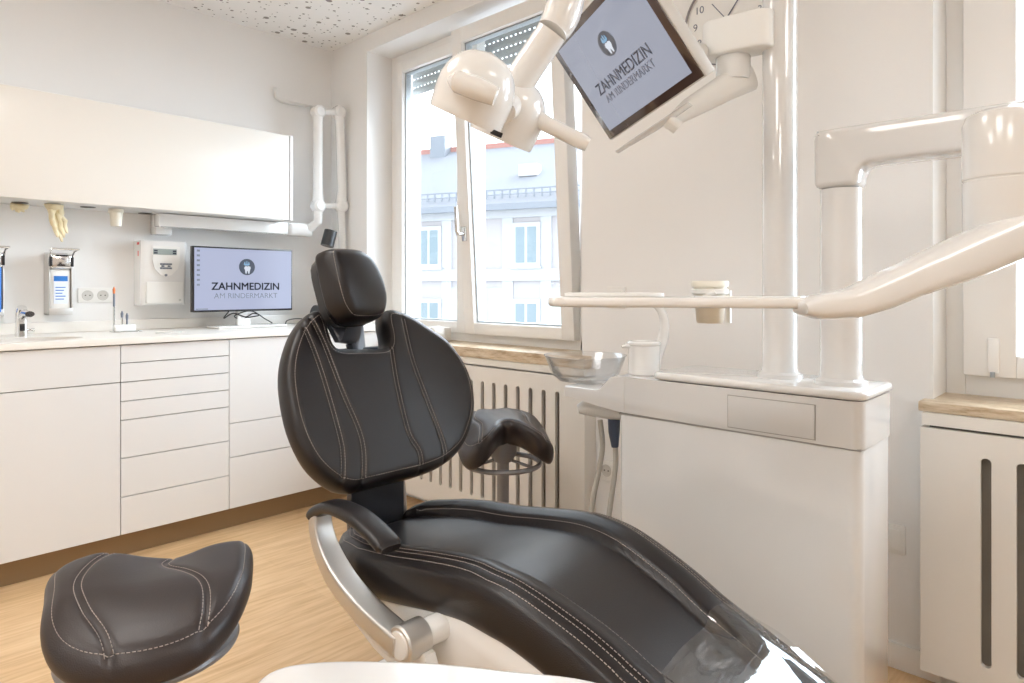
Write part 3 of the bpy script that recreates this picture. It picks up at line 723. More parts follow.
# --- radiators behind slotted covers
def radiator(label, y0, y1, z0, z1, slots, sz0, sz1):
    t = thing('radiator_cover', label, 'radiator cover', 'slotted radiator covers', loc=(2.1, (y0+y1)/2, 0))
    holes = [rrect(-s-.0115, -s+.0115, sz0, sz1, .0112, 6) for s in slots]
    fill('slotted_panel', M['enamel'], t, [(-y1, z0), (-y0, z0), (-y0, z1), (-y1, z1)], holes, .016, frame_mtx((2.092, 0, 0), (0, -1, 0), (0, 0, 1), (-1, 0, 0)))
    b = MB(); b.box(2.10, XW-.001, y0, y0+.014, z0, z1); b.box(2.10, XW-.001, y1-.014, y1, z0, z1); b.build('side_panel', M['enamel'], t)
    bx('heating_panel', M['enamel_shaded'], t, 2.135, XW-.002, y0+.03, y1-.03, z0+.03, z1-.04)
    MB().box(2.094 if y0 < 0 else 2.12, XW-.003, y0+.02, y1-.02, z1+.001, z1+.007).build('top_gap', M['seam'], t)
    bx('top_rail', M['enamel'], t, 2.0855, XW-.001, y0+.003, y1-.003, z1+.007, .7785 if y0 > 0 else .7615)
sl = [1.727+.0737*k for k in range(16)]
radiator('cream slotted radiator cover below the tilted window behind the chair', 1.587, 2.95, .05, .745, [s for s in sl if s < 2.93], .143, .679)
sl = [.287-.0745*k for k in range(19)]
radiator('white slotted radiator cover below the window at the right picture edge', -1.15, .435, .055, .722, sl, .117, .660)
# thermostat valve at the left window
q = un(434, 336, x=2.22)
t = thing('radiator_thermostat', 'white round thermostat head on the sill left of the window foot', 'thermostat', loc=(2.2, q.y, .828))
c = Vector((2.16, un(436, 334, x=2.16).y, .875))
MB().lathe([(0, 0), (.034, 0), (.038, .008), (.038, .045), (.03, .06), (0, .062)], c+Vector((.03, 0, 0)), axis=Vector((-1, 0, 0)), n=24).build('head', M['plastic_matt'], t)
MB().box(2.17, 2.28, c.y+.02, c.y+.14, .8275, .90, .006).build('bracket', M['plastic_matt'], t)

# --- clock
cc = Vector((XW, 1.03, 2.03)); t = thing('wall_clock', 'large white wall clock with thin dark rim and numerals beside the column', 'clock', loc=tuple(cc))
CRAD = .152
MB().lathe([(.001, .004), (CRAD-.004, .004), (CRAD-.004, .001), (.001, .001)], cc, axis=Vector((-1, 0, 0)), n=64).build('dial', M['plastic_matt'], t)
MB().torus(cc+Vector((-.012, 0, 0)), CRAD, .0042, n=72, axis=Vector((-1, 0, 0))).build('rim', M['grey_metal'], t)
MB().lathe([(CRAD, 0), (CRAD, .012), (CRAD-.003, .012), (CRAD-.003, 0)], cc, axis=Vector((-1, 0, 0)), n=64).build('case', M['plastic_matt'], t)
for k in range(1, 13):
    a = math.radians(90-30*k); q = cc+Vector((-.0045, -math.cos(a)*CRAD*.77, math.sin(a)*CRAD*.77))
    text('numeral', str(k), M['print_grey'], t, .036, frame_mtx(q, (0, -1, 0), (0, 0, 1), (-1, 0, 0)))
def hand(name, ang, ln, wd, tail=.02):
    a = math.radians(90-ang); d = Vector((0, -math.cos(a), math.sin(a))); s = d.cross(Vector((1, 0, 0)))
    b = MB(); b.obox(cc+Vector((-.0075, 0, 0))+d*(ln-tail)/2, d, s, Vector((1, 0, 0)), ln+tail, wd, .0012); b.build(name, M['print_grey'], t)
hand('minute_hand', 38, .125, .004); hand('hour_hand', 322, .085, .003, .0); hand('second_hand', 262, .03, .003, .0)

# ================================================================ DENTAL UNIT
DX0, DX1, DY0, DY1 = 1.606, 1.85, .446, 1.104
un_ = thing('dental_unit', 'large white glossy dental unit with column, jointed arm and tray, right of the treatment chair', 'dental unit', loc=(1.73, .78, 0))
bounds_prism_bevel(rrect(DX0, DX1, DY0+.004, DY1, .028, 6), .012, .735, 'cabinet', M['unit'], un_, bev=.004, seg=2)
MB().box(DX0+.02, DX1-.02, DY0+.03, DY1-.02, 0, .02).build('foot', M['grey_plastic'], un_)
# header with lower step at its far end
hp = MB()
side = [(DY0, .738), (DY0, .846), (1.105, .846), (1.13, .840), (1.166, .802), (1.18, .798), (1.30, .798), (1.306, .792), (1.30, .765), (1.12, .742)]
hp.prism(side, lambda p: (DX0-.0015, p[0], p[1]), lambda p: (DX1, p[0], p[1]))
bmesh.ops.recalc_face_normals(hp.b, faces=hp.b.faces)
es = [e for e in hp.b.edges if all(abs(v.co.y-DY0) < 1e-4 for v in e.verts) and abs(e.verts[0].co.z-e.verts[1].co.z) > .05]
bmesh.ops.bevel(hp.b, geom=es, offset=.028, segments=6, profile=.5, affect='EDGES')
es = [e for e in hp.b.edges if abs(e.verts[0].co.x-e.verts[1].co.x) < 1e-5 and min(v.co.y for v in e.verts) > DY0+.1 and len(e.link_faces) == 2]
bmesh.ops.bevel(hp.b, geom=es, offset=.005, segments=2, profile=.5, affect='EDGES')
hp.build('header', M['unit'], un_)
MB().box(DX0+.003, DX1-.003, DY0+.006, 1.10, .734, .739).build('shadow_gap', M['soft_seam'], un_)
bounds_prism_bevel(rrect(DX0-.006, DX1+.004, DY0-.006, .992, .035, 6), .848, .868, 'lid', M['plastic'], un_, bev=.008, seg=3)
fy0, fy1 = un(815, 420, x=DX0).y, un(728.5, 420, x=DX0).y
fb = MB(); fb.box(DX0-.0045, DX0-.001, fy0, fy1, .748, .828, .001); fb.build('front_flap', M['unit'], un_)
fb = MB(); fb.box(DX0-.0028, DX0-.0012, fy0-.0022, fy1+.0015, .7460, .8295); fb.build('flap_gap', M['soft_seam'], un_)
fb = MB(); fb.box(DX0-.0025, DX0-.0012, 1.078, 1.0792, .745, .846); fb.build('joint_line', M['grey_plastic'], un_)
# cuspidor bowl + cup filler
cup_c = Vector((1.70, 1.292, .800))
bw = thing('cuspidor_bowl', 'clear glass rinsing bowl on the far end of the dental unit', 'bowl', loc=tuple(cup_c))
pr = [(.045, 0), (.085, .008), (.108, .03), (.130, .084), (.133, .088), (.129, .088), (.104, .033), (.082, .013), (.045, .005), (.001, .004)]
MB().lathe([(.001, 0)]+pr, cup_c, n=64).build('glass', M['bowl_glass'], bw, 3)
MB().cyl(cup_c+Vector((0, 0, .0045)), cup_c+Vector((0, 0, .009)), .02).build('strainer', M['steel'], bw)
q = at(644, 374, 1.97)
c = Vector((q.x, q.y, .847))
cf = MB().lathe([(0, 0), (.047, 0), (.046, .06), (.047, .085), (.050, .088), (.050, .094), (.045, .098), (.036, .098), (.034, .088), (0, .086)], c, n=40).build('cup_filler', M['plastic'], un_)
MB().tube([c+R*-.03+Z*.082, c+R*-.055+Z*.083, c+R*-.066+Z*.08], [(.008, .02), (.007, .016), (.004, .008)], 14).build('lip', M['plastic'], cf)
c2 = c+R*.037
MB().tube(catmull([tuple(at(653, 372, 1.99)), tuple(at(657, 355, 1.99)), tuple(at(663, 338, 1.99)), tuple(at(664.5, 322, 1.99)), tuple(at(660, 309, 1.98)), tuple(at(652, 303, 1.96)), tuple(at(645, 303, 1.95))], 5, False), [.020-.0004*k for k in range(31)], 16).build('spout', M['plastic'], cf, 3)
# columns
b = MB(); C1 = Vector((1.745, .686, .868))
col = MB().lathe([(0, 0), (.058, 0), (.056, .010), (.047, .016), (.0435, .03), (.0425, 1.38), (0, 1.38)], C1, n=48).build('support_column', M['unit'], un_)
MB().lathe([(0, 1.381), (.046, 1.381), (.046, 1.44), (.03, 1.46), (0, 1.462)], C1, n=48).build('column_cap', M['unit'], col)
C2 = Vector((1.722, .528, .868))
ta = un_
MB().lathe([(0, 0), (.060, 0), (.058, .01), (.050, .016), (.047, .03), (.046, .475), (0, .475)], C2, n=48).build('arm_post', M['unit'], ta)
BT = 1.487
dr = Vector((-.20, -.98, 0)).normalized(); be = Vector((1.74, .08, 0))
st = Vector((C2.x, C2.y, 0)); dr = (be-st).normalized(); sd = dr.cross(Z)
def pmap(o, dx): return lambda p: tuple(o + dr*p[0] + Z*p[1] + sd*dx)
prof = [(-.050, 1.345), (-.051, BT-.012), (-.044, BT-.001), (.0, BT), ((be-st).length+.06, BT), ((be-st).length+.06, BT-.092), (.075, BT-.092), (.056, BT-.098), (.0485, BT-.112), (.0485, 1.345)]
b = MB(); b.prism(prof, pmap(st, -.047), pmap(st, .047)); bmesh.ops.recalc_face_normals(b.b, faces=b.b.faces)
bmesh.ops.bevel(b.b, geom=[e for e in b.b.edges if len(e.link_faces) == 2], offset=.014, segments=4, profile=.5, affect='EDGES')
b.build('cross_beam', M['unit'], ta)
EC = at(1006, 150, 1.18); EC.z = 0; er = .066
MB().lathe([(0, BT-.066), (er-.018, BT-.068), (er-.005, BT-.076), (er, BT-.09), (er, 1.298), (er-.002, 1.296), (er-.002, 1.294), (er, 1.292), (er-.001, 1.20), (er-.01, 1.165), (0, 1.15)], EC, n=56).build('pivot_housing', M['plastic_warm'], ta)
b = MB(); bb = be+dr*.02
b.tube([Vector((bb.x, bb.y, BT-.055)), Vector((EC.x, EC.y, BT-.13))], [.03, .03], 16); b.build('pivot_link', M['unit'], ta)
# sloped arm: rounded rectangular sweep
tipc = at(852, 302, 1.13)
P0 = Vector((EC.x, EC.y, 1.192))
mid = at(905, 281, 1.13)
sw = MB(); sw.tube([at(1075, 210, 1.16), at(1015, 235, 1.155), at(960, 259, 1.15), mid, at(878, 293, 1.12), at(850, 303.5, 1.115), at(815, 307, 1.11), at(800, 308.5, 1.11)],
                   [(.039, .052), (.039, .052), (.0375, .048), (.030, .042), (.029, .04), (.025, .038), (.0205, .034), (.010, .03)], 28, power=3.2)
sw.build('sloping_arm', M['plastic_warm'], ta, 1.2)
for t_ in (.0,):
    q0 = at(872, 281, 1.115); 
# tray
TA = at(543, 289, 1.24); TB = at(836, 289, 1.10); TA.z = TB.z = 0
tx_ = (TB-TA).normalized(); ty_ = Z.cross(tx_)
if ty_.dot(F) < 0: ty_ = -ty_
Ln = (TB-TA).length; ZT = 1.0855
pl = [(0.0, .05), (.012, .012), (.05, .0), (Ln*.5, -.01), (Ln-.05, .0), (Ln-.008, .02), (Ln, .06), (Ln-.01, .19), (Ln-.05, .215), (.1, .215), (.03, .19), (.004, .13)]
pl = catmull(pl, 5)
tr = bounds_prism_bevel(pl, -.0085, .010, 'instrument_tray', M['plastic_warm'], un_, bev=.0072, seg=4, mapf=lambda v: TA+tx_*v.x+ty_*v.y+Z*(ZT-.0105+v.z))
mt_ = catmull([(.04, .05), (.025, .1), (.05, .15), (.12, .16), (.20, .14), (.21, .08), (.12, .04)], 5)
bounds_prism_bevel(mt_, -.001, .0075, 'silicone_mat', M['plastic_matt'], tr, bev=.0074, seg=4, mapf=lambda v: TA+tx_*v.x+ty_*v.y+Z*(ZT+v.z))
bounds_prism_bevel(catmull([(Ln*.58, .03), (Ln-.05, .03), (Ln-.05, .16), (Ln*.58, .16)], 4), -.001, .0016, 'inlay', M['plastic'], tr, bev=.001, seg=2, mapf=lambda v: TA+tx_*v.x+ty_*v.y+Z*(ZT+v.z))
# cup on holder
cq = at(710, 300, 1.38); cz = cq.z
ch = thing('drinking_cup', 'ivory plastic cup hanging in a ring holder behind the instrument tray', 'cup', loc=tuple(cq))
c = Vector((cq.x, cq.y, 0))
ztop = CH-(281-289)/FPX*1.38; zbot = CH-(323-289)/FPX*1.38
MB().lathe([(0, zbot), (.0255, zbot), (.0275, zbot+.004), (.0335, ztop-.012), (.0375, ztop-.012), (.0385, ztop-.004), (.0365, ztop), (.033, ztop-.002), (.026, zbot+.01), (0, zbot+.008)], c, n=40).build('beaker', M['cup'], ch)
b = MB(); b.lathe([(.0345, ztop-.028), (.0375, ztop-.026), (.0375, ztop-.018), (.0345, ztop-.016)], c, n=40, close=True)
b.box(c.x-.004, c.x+.004, c.y-.004, c.y+.004, zbot-.0, ztop-.02, mtx=Matrix.Translation(R*.040)); hd = b.build('cup_holder', M['plastic_matt'], un_)
tgt = TA+tx_*(Ln*.55)+ty_*.205+Z*(ZT-.012)
MB().tube([c+(tgt-c-Z*0).normalized()*0+Vector((0, 0, 0))+Z*(ztop-.022)-F*.037, tgt], .006, 8).build('bracket', M['plastic_matt'], hd)

# suction holder with hoses below the header
MB().tube([at(578, 409, 2.1), at(590, 406, 2.1), at(612, 408, 2.06), at(626, 410, 2.04)], [(.014, .025), (.030, .045), (.034, .05), (.03, .04)], 20).build('suction_holder', M['plastic_matt'], un_)
MB().tube(catmull([tuple(at(600, 420, 2.12)), tuple(at(602.5, 445, 2.12)), tuple(at(599, 470, 2.12)), tuple(at(593, 500, 2.12)), tuple(at(590, 540, 2.12)), tuple(at(600, 590, 2.1)), tuple(at(625, 600, 2.0))], 5, False), .0085, 12).build('suction_hose', M['hose'], un_, 3)
h2 = MB().tube(catmull([tuple(at(615, 440, 2.1)), tuple(at(615.5, 465, 2.1)), tuple(at(611, 500, 2.1)), tuple(at(607, 540, 2.1)), tuple(at(612, 590, 2.1)), tuple(at(628, 600, 2.0))], 5, False), .0085, 12).build('suction_hose', M['hose'], un_, 3)
MB().tube([at(614, 418, 2.1), at(614, 432, 2.1), at(615, 447, 2.1)], [.02, .018, .011], 14).build('handpiece', mat('dark_blue_handpiece', (.06, .08, .13), .35), h2)

# ---- tilted monitor on the column
mon = thing('tilted_monitor', 'tilted glossy monitor on the column arm showing the ZAHNMEDIZIN logo', 'monitor', loc=tuple(at(640, 60, 1.7)))
# corner rays of the lit area; the set is solved as a true rectangle
d2 = 1.50; BR = at(692, 72.5, d2); BL = at(610, 130.5, d2*1.2375); TL = at(561, 49, d2*1.2375*.978)
wv = (BR-BL); Wd = wv.length; wv.normalize(); hv = (TL-BL); hv = hv-wv*hv.dot(wv); Hd = hv.length; hv.normalize(); nv = wv.cross(hv).normalized()
if nv.dot(F) > 0: nv = -nv
ctr = BL+wv*Wd/2+hv*Hd/2
MB().obox(ctr-nv*.020, wv, hv, nv, Wd+.055, Hd+.05, .034, .004).build('housing', M['grey_plastic'], mon)
MB().obox(ctr-nv*.0018, wv, hv, nv, Wd+.048, Hd+.043, .004, .001).build('bezel', mat('dark_brown_bezel', (.07, .045, .04), .08, coat=.6), mon)
so = MB().obox(ctr+nv*.0006, wv, hv, nv, Wd, Hd, .0014).build('screen', M['screen_tilt'], mon)
logo(so, ctr+nv*.0014+hv*Hd*.20+wv*Wd*.0, Hd*.125, wv, hv, nv, 1)
text('lettering', 'ZAHNMEDIZIN', M['print_washed'], so, Wd*.114, frame_mtx(ctr+nv*.0030-hv*Hd*.10-wv*Wd*.02, wv, hv, nv), sx=.88, bold=.0003)
text('lettering', 'AM RINDERMARKT', M['print_washed'], so, Wd*.078, frame_mtx(ctr+nv*.0030-hv*Hd*.225-wv*Wd*.02, wv, hv, nv), sx=.92)
# monitor bracket
A = at(716, 40, 1.80); B = at(768, 27, 1.72); A.z = B.z = (1.735+1.815)/2
bd_ = (B-A).normalized(); bsd = bd_.cross(Z)
bm_ = frame_mtx(((A+B)/2-bd_*.012), bd_, bsd, Z); lb = (B-A).length/2
ma = bounds_prism_bevel(rrect(-lb-.02, lb+.03, -.043, .043, .036, 8), -.048, .048, 'monitor_arm', M['plastic_matt'], mon, bev=.006, seg=3, mapf=lambda v: bm_ @ v)
SC = at(733, 60, 1.79); 
MB().lathe([(0, 1.665), (.042, 1.665), (.045, 1.671), (.045, 1.735), (0, 1.735)], Vector((SC.x, SC.y, 0)), n=36).build('swivel', M['plastic'], ma)
MB().tube([at(748, 77, 1.80), at(728, 86, 1.78), at(690, 108, 1.75), at(668, 124, 1.72)], [(.040, .03), (.038, .028), (.028, .025), (.013, .02)], 20, power=3).build('lower_arm', M['plastic_matt'], ma, .9)
MB().tube([at(668, 120, 1.70), at(678, 128, 1.70)], [.018, .018], 16).build('knob', M['plastic_matt'], ma)
MB().tube([at(690, 104, 1.66), at(655, 128, 1.72), at(617, 152, 1.78)], [(.004, .015), (.005, .018), (.003, .01)], 12).build('handle', M['plastic'], ma)
MB().tube([at(700, 55, 1.78), at(680, 50, 1.74), at(655, 45, 1.73)], [.03, .026, .026], 16).build('tilt_joint', M['grey_plastic'], ma)

# ================================================================ OPERATING LIGHT
lt = thing('operating_light', 'ivory two-headed dental operating light hanging in front of the window', 'lamp', loc=tuple(at(500, 100, 1.3)))
ia = (R*.40+Z*.90-F*.22).normalized()      # axis rim -> crown
def dome(px, py, d, r, hgt, name):
    c = at(px, py, d); prof = [(0, .006), (r*.80, .006), (r*.84, 0), (r*.93, 0), (r*.955, .006)]
    for k in range(1, 15):
        a = k/14; prof.append((r*(.955+.06*math.sin(a*PI*.55)) * (1-max(0, a-.25)**2.4/(.75**2.4))**.5 if a < 1 else 0, .006+hgt*a))
    return MB().lathe(prof, c, axis=ia, n=56).build(name, M['plastic_warm'], lt, 1.0), c
o1, c1 = dome(464.5, 119.5, 1.22, .073, .122, 'lamp_head')
o2, c2 = dome(500, 139.5, 1.40, .074, .128, 'lamp_head')
for c_, r_ in ((c1, .052), (c2, .05)):
    MB().lathe([(0, 0), (r_, 0), (r_, .004), (0, .004)], c_+ia*.001, axis=ia, n=32).build('lens', M['plastic_matt'], lt)
MB().tube([at(450, 80, 1.16), at(458, 82, 1.125), at(478, 89, 1.12), at(496, 96.5, 1.12)], [(.008, .006), (.019, .017), (.020, .018), (.0165, .016)], 20).build('handle', M['plastic_warm'], lt)
MB().tube([at(536, 118, 1.37), at(548, 125, 1.36), at(583, 142, 1.34), at(588, 144.5, 1.34)], [.019, .0165, .0165, .014], 20).build('handle', M['plastic_warm'], lt)
MB().tube(catmull([tuple(at(512, 96, 1.36)), tuple(at(524, 74, 1.35)), tuple(at(540, 50, 1.34)), tuple(at(552, 32, 1.33))], 5, False), [.033-.0001*k for k in range(16)], 24).build('fork_arm', M['plastic_warm'], lt)
MB().tube(catmull([tuple(at(552, 32, 1.33)), tuple(at(562, 14, 1.34)), tuple(at(570, -20, 1.36)), tuple(at(584, -80, 1.42)), tuple(C1+Vector((0, 0, 1.30)))], 6, False), [.0325]*2+[.034, .035, .036, .037]+[.038]*19, 24).build('upper_arm', M['plastic_warm'], lt)
MB().tube([at(505, 112, 1.30), at(515, 100, 1.36), at(520, 118, 1.42)], [.022, .03, .022], 16).build('yoke', M['plastic_warm'], lt)
q = c1+(R*.92+Z*-.40).normalized()*.062-F*.035+ia*.012
MB().obox(at(496.5, 133.5, 1.19), (R*.9-Z*.38), (R*.38+Z*.9), -F, .022, .009, .006, .001).build('sensor', M['black'], lt)

# ================================================================ TREATMENT CHAIR
tc_ = thing('treatment_chair', 'dark brown leather dental treatment chair with winged backrest and headrest', 'chair', loc=(1.1, 1.0, 0))
# pedestal
b = MB()
XC = 1.105
pr = [(1.34, .42), (1.30, .40), (1.24, .365), (1.17, .34), (1.10, .325), (1.03, .328), (.97, .348), (.91, .376), (.85, .385), (.78, .375), (.70, .35), (.62, .33), (.60, .36), (.68, .41), (.8, .445), (.95, .455), (1.1, .44), (1.2, .43), (1.3, .43)]
bounds_prism_bevel(pr, -.235, .235, 'underseat_shell', M['plastic'], tc_, bev=.006, seg=2, mapf=lambda v: Vector((XC+v.z, v.x, v.y)))
pr = [(1.352, .485), (1.31, .41), (1.24, .367), (1.17, .34), (1.10, .325), (1.03, .328), (.98, .35), (1.0, .39), (1.05, .40), (1.12, .41), (1.20, .428), (1.28, .46), (1.335, .496)]
bounds_prism_bevel(pr, .806, .834, 'side_blade', M['plastic_warm'], tc_, bev=.004, seg=2, mapf=lambda v: Vector((v.z, v.x, v.y)))
bounds_prism_bevel(rrect(.95, 1.28, .62, 1.18, .09), .06, .36, 'pedestal', M['plastic'], tc_, bev=.02, seg=3)
bounds_prism_bevel(rrect(.86, 1.36, .40, 1.55, .12), .001, .06, 'floor_base', M['plastic'], tc_, bev=.015, seg=3)
# seat upholstery
ys = [1.54, 1.45, 1.35, 1.25, 1.2, 1.1, 1.0, .95, .85, .78, .68, .61, .54, .38, .2, .0, -.1][::-1]
zs = [.470, .478, .490, .500, .507, .526, .542, .546, .545, .532, .507, .481, .454, .388, .300, .24, .20][::-1]
def zc(y): return float(np.interp(y, ys_f, zs_f))
ys_f = np.linspace(-.1, 1.54, 160); zr = np.interp(ys_f, ys, zs)
ker = np.exp(-np.linspace(-2, 2, 13)**2); ker /= ker.sum(); zs_f = np.convolve(np.pad(zr, 6, 'edge'), ker, 'valid')
def hw(y): return float(np.interp(y, [0, .62, .9, 1.2, 1.33, 1.42, 1.49, 1.52], [.195, .21, .245, .252, .255, .236, .190, .15]))
def xc(y): return float(np.interp(y, [.6, .95], [1.07, 1.105]))
right = [(xc(y)+hw(y), y) for y in np.linspace(0.0, 1.50, 40)]; left = [(xc(y)-hw(y), y) for y in np.linspace(1.50, 0.0, 40)]
seat_out = right+[(1.24, 1.522), (1.18, 1.53), (1.03, 1.53), (.97, 1.522)]+left
def seat_map(x, y, h): return (x, y, zc(y)-.048+h)
def seat_extra(q):
    hwv = np.interp(q[:, 1], [0, .62, .9, 1.2, 1.33, 1.42, 1.49, 1.52], [.195, .21, .245, .252, .255, .236, .190, .15]); xcv = np.interp(q[:, 1], [.6, .95], [1.07, 1.105])
    dl = hwv-np.abs(q[:, 0]-xcv)
    sm = np.clip((dl-.092)/.034, 0, 1); sm = sm*sm*(3-2*sm)
    crest = .012*np.exp(-((dl-.058)/.03)**2)
    g1 = -.0055*np.exp(-((dl-.045)/.0035)**2); g2 = -.008*np.exp(-((dl-.112)/.006)**2)
    return crest-.022*sm+g1+g2
seat = Cushion(seat_out, [], seat_map, .046, .054, .026, .0085, edge_seam=.017, extra=seat_extra, pw=2.6, edge_groove=.004)
so = seat.build('seat_cushion', M['leather'], tc_)
def lane(d, s): return [(xc(y)+s*(hw(y)-d), y) for y in np.linspace(.02, 1.50, 90)]
ln = []
for s_ in (-1, 1): ln += [(lane(.0395, s_), False), (lane(.0505, s_), False), (lane(.1025, s_), False), (lane(.022, s_), False)]
seat.stitch(ln, 'stitching', M['stitch'], so)
# clear foot cover film
fc = []
b = MB(); nx, ny = 46, 60
fo = [(.853, .44), (.90, .53), (.989, .583), (1.12, .600), (1.20, .602), (1.262, .585), (1.29, .55)]
rows = []
gridq = []
for j in range(ny):
    v = j/(ny-1)
    for i in range(nx):
        u = i/(nx-1); ytop = np.interp(u, [0, .25, .5, .8, 1], [.50, .585, .597, .60, .575]); y = ytop*(1-v)+.02*v
        x = xc(y)+(u*2-1)*(hw(y)-.018); gridq.append((x, y))
hq = seat.h(np.array(gridq)); rn = random.Random(3)
vv = []
for k_, (q, h_) in enumerate(zip(gridq, hq)):
    u_ = (q[0]-xc(q[1]))/hw(q[1]); hf = .052+.012*math.exp(-((q[1]-.5)/.09)**2)-.010*(1-u_*u_)-.035*max(0, abs(u_)-.75)**1.5
    e_ = min(1, (np.interp(u_, [-1, -.5, 0, .6, 1], [.50, .585, .597, .60, .575])-q[1])/.10); e_ = max(0, e_); e_ = e_*e_*(3-2*e_)
    vv.append(b.b.verts.new(seat_map(q[0], q[1], max(h_+.003, (h_+.003)*(1-e_)+hf*e_))))
for j in range(ny-1):
    for i in range(nx-1): b.b.faces.new((vv[j*nx+i], vv[j*nx+i+1], vv[(j+1)*nx+i+1], vv[(j+1)*nx+i]))
fl = b.build('foot_cover', M['film'], tc_, 3); fl['label'] = 'clear glossy plastic film over the leg end'
# backrest, in its own leaning plane
BP = Vector((XC, 1.47, .573)); lean = .53
bn = Vector((0, -1, lean)).normalized(); bs = Vector((0, lean, 1)).normalized()
def bpl(px, py, off=0):
    r = ray(px, py); o = Vector((0, 0, CH)); t = ((BP+bn*off-o).dot(bn))/r.dot(bn); p = o+r*t-BP; return (p.x, p.dot(bs))
def back_map(u, v, h): p = BP+Vector((u, 0, 0))+bs*v+bn*(h+.05*u*u); return tuple(p)
bo_px = [(309, 314.5), (316, 317), (321.5, 325), (325.6, 339), (329, 348.5), (334.5, 352), (355, 352), (374, 351.5), (379.5, 348), (379.5, 338), (377, 326), (377.5, 316.5), (384, 313), (393, 314.5), (406, 320), (425.8, 333), (442.5, 346), (458, 367.5), (466.5, 390.7), (468.3, 415), (462.5, 439), (453.6, 455), (437, 468.5), (416, 477), (395, 482.5), (361.8, 490.8), (345, 494), (325.6, 487.5), (303.4, 467), (286.7, 432.4), (279, 393.4), (279.5, 365.6), (286.7, 340.6), (297, 323.5)]
bo = [bpl(*p) for p in bo_px]
seams_px = [[(302, 322), (314.5, 351.7), (325.6, 385), (339.5, 435), (343, 457.4), (342.3, 490)],
            [(309, 314), (322.8, 340.6), (342.3, 390.7), (359, 429.6), (364, 454.6), (363.2, 489)],
            [(387, 313), (392.4, 354.5), (398, 388), (409, 432.4), (420, 452), (422.4, 476)],
            [(403, 319), (411.9, 357.3), (425.8, 396), (442.5, 440.7), (446.6, 464)]]
sl_ = [catmull([bpl(*p, off=.045) for p in s], 6, False) for s in seams_px]
back = Cushion(catmull(bo, 4), [(s, .006, .0055) for s in sl_], back_map, .046, .030, .030, .0075, edge_seam=.020, pw=2.4, extra=lambda q: .010*np.exp(-((q[:, 0])/.12)**2)*0)
bk = back.build('backrest', M['leather'], tc_)
ln = [(back.edge_line(.0235), True)]
for s in sl_: ln += [(offline(s, .0055), False), (offline(s, -.0055), False)]
back.stitch(ln, 'stitching', M['stitch'], bk)
# back shell & connecting neck plate
b = MB(); b.box(-.19, .14, -.012, .012, -.10, .30, .011, 3, mtx=frame_mtx(BP-bn*.046+bs*.12, (1, 0, 0), tuple(-bn), tuple(bs))); b.build('back_shell', M['dark_metal'], tc_)
b = MB(); b.box(.985, 1.165, 1.535, 1.56, .36, .68, .008); b.build('back_support', M['dark_metal'], tc_)
b = MB(); b.tube([(1.168, 1.548, .67), (1.168, 1.548, .55), (1.176, 1.545, .43), (1.18, 1.53, .38)], .006, 8); b.build('support_edge', M['brushed'], tc_)
bx('hinge_block', M['dark_metal'], tc_, .98, 1.20, 1.30, 1.56, .34, .43, bev=.02, seg=3)
# headrest
HP = Vector((1.033, 1.632, 1.101)); hl = math.radians(20)
hn = Vector((.26, -math.cos(hl), math.sin(hl))).normalized(); hx = Vector((1, .26, 0)).normalized(); hs = hn.cross(-hx).normalized()
if hs.z < 0: hs = -hs
def head_map(u, v, h): return tuple(HP+hx*u+hs*v+hn*(h+.02-1.3*u*u-.8*(v-.02)**2))
ho = catmull([(-.07, -.098), (-.092, -.06), (-.098, 0), (-.094, .06), (-.088, .090), (-.070, .104), (0, .106), (.04, .100), (.074, .080), (.096, .04), (.108, -.015), (.102, -.06), (.078, -.096), (.04, -.108), (0, -.11), (-.04, -.108)], 5)
head = Cushion(ho, [], head_map, .058, .022, .034, .007, edge_seam=.009, pw=2.5, edge_groove=.003)
hr = head.build('headrest', M['leather'], tc_)
head.stitch([(head.edge_line(.0115), True)], 'stitching', M['stitch'], hr)
b = MB(); b.prism(catmull([(-.07, -.10), (-.09, 0), (-.075, .09), (0, .10), (.075, .09), (.09, 0), (.07, -.10)], 4), lambda p: tuple(HP+hx*p[0]+hs*p[1]-hn*.008), lambda p: tuple(HP+hx*p[0]*.92+hs*p[1]*.92-hn*.040)); b.build('headrest_shell', M['black'], tc_)
b = MB(); pt = [HP-hn*.06-hs*.03, HP-hn*.05-hs*.10, Vector((1.108, 1.70, .98)), Vector((1.108, 1.70, .93)), Vector((1.108, 1.66, .85))]
b.tube(pt, [(.012, .05), (.014, .052), (.014, .052), (.014, .054), (.014, .054)], 20, power=5, up=(0, -1, 0)); b.build('headrest_post', M['dark_metal'], tc_)
# armrest
ap = catmull([(1.385, .586), (1.375, .600), (1.34, .618), (1.30, .627), (1.23, .627), (1.17, .615), (1.125, .600), (1.10, .588)], 5, False)
b = MB(); n_ = len(ap); rad = []
for k in range(n_):
    f = k/(n_-1); a = min(1, (f/.06)**.5 if f < .06 else 1); e_ = 1 if f < .97 else .8
    rad.append((.016*max(a, .25)*(1-.25*f)*e_, .030*max(a, .3)*e_))
b.tube([(.80, p[0], p[1]-.016) for p in ap], rad, 24, power=2.8, up=(0, 0, 1)); b.build('armrest_pad', M['leather'], tc_, 1.2)
ab = catmull([(1.365, .585), (1.362, .55), (1.335, .505), (1.28, .462), (1.20, .430), (1.12, .412), (1.05, .402)], 5, False)
b = MB(); b.tube([(.795, p[0], p[1]) for p in ab], [(.014+.007*min(1, k/14), .022+.005*min(1, k/14)) for k in range(len(ab))], 24, power=7, up=(0, 1, 0)); b.build('armrest_strut', M['brushed'], tc_, .5)
pc = Vector((.775, 1.040, .408))
MB().lathe([(0, 0), (.033, 0), (.036, .004), (.036, .056), (0, .056)], pc, axis=Vector((1, 0, 0)), n=40).build('pivot_ring', M['brushed'], tc_)
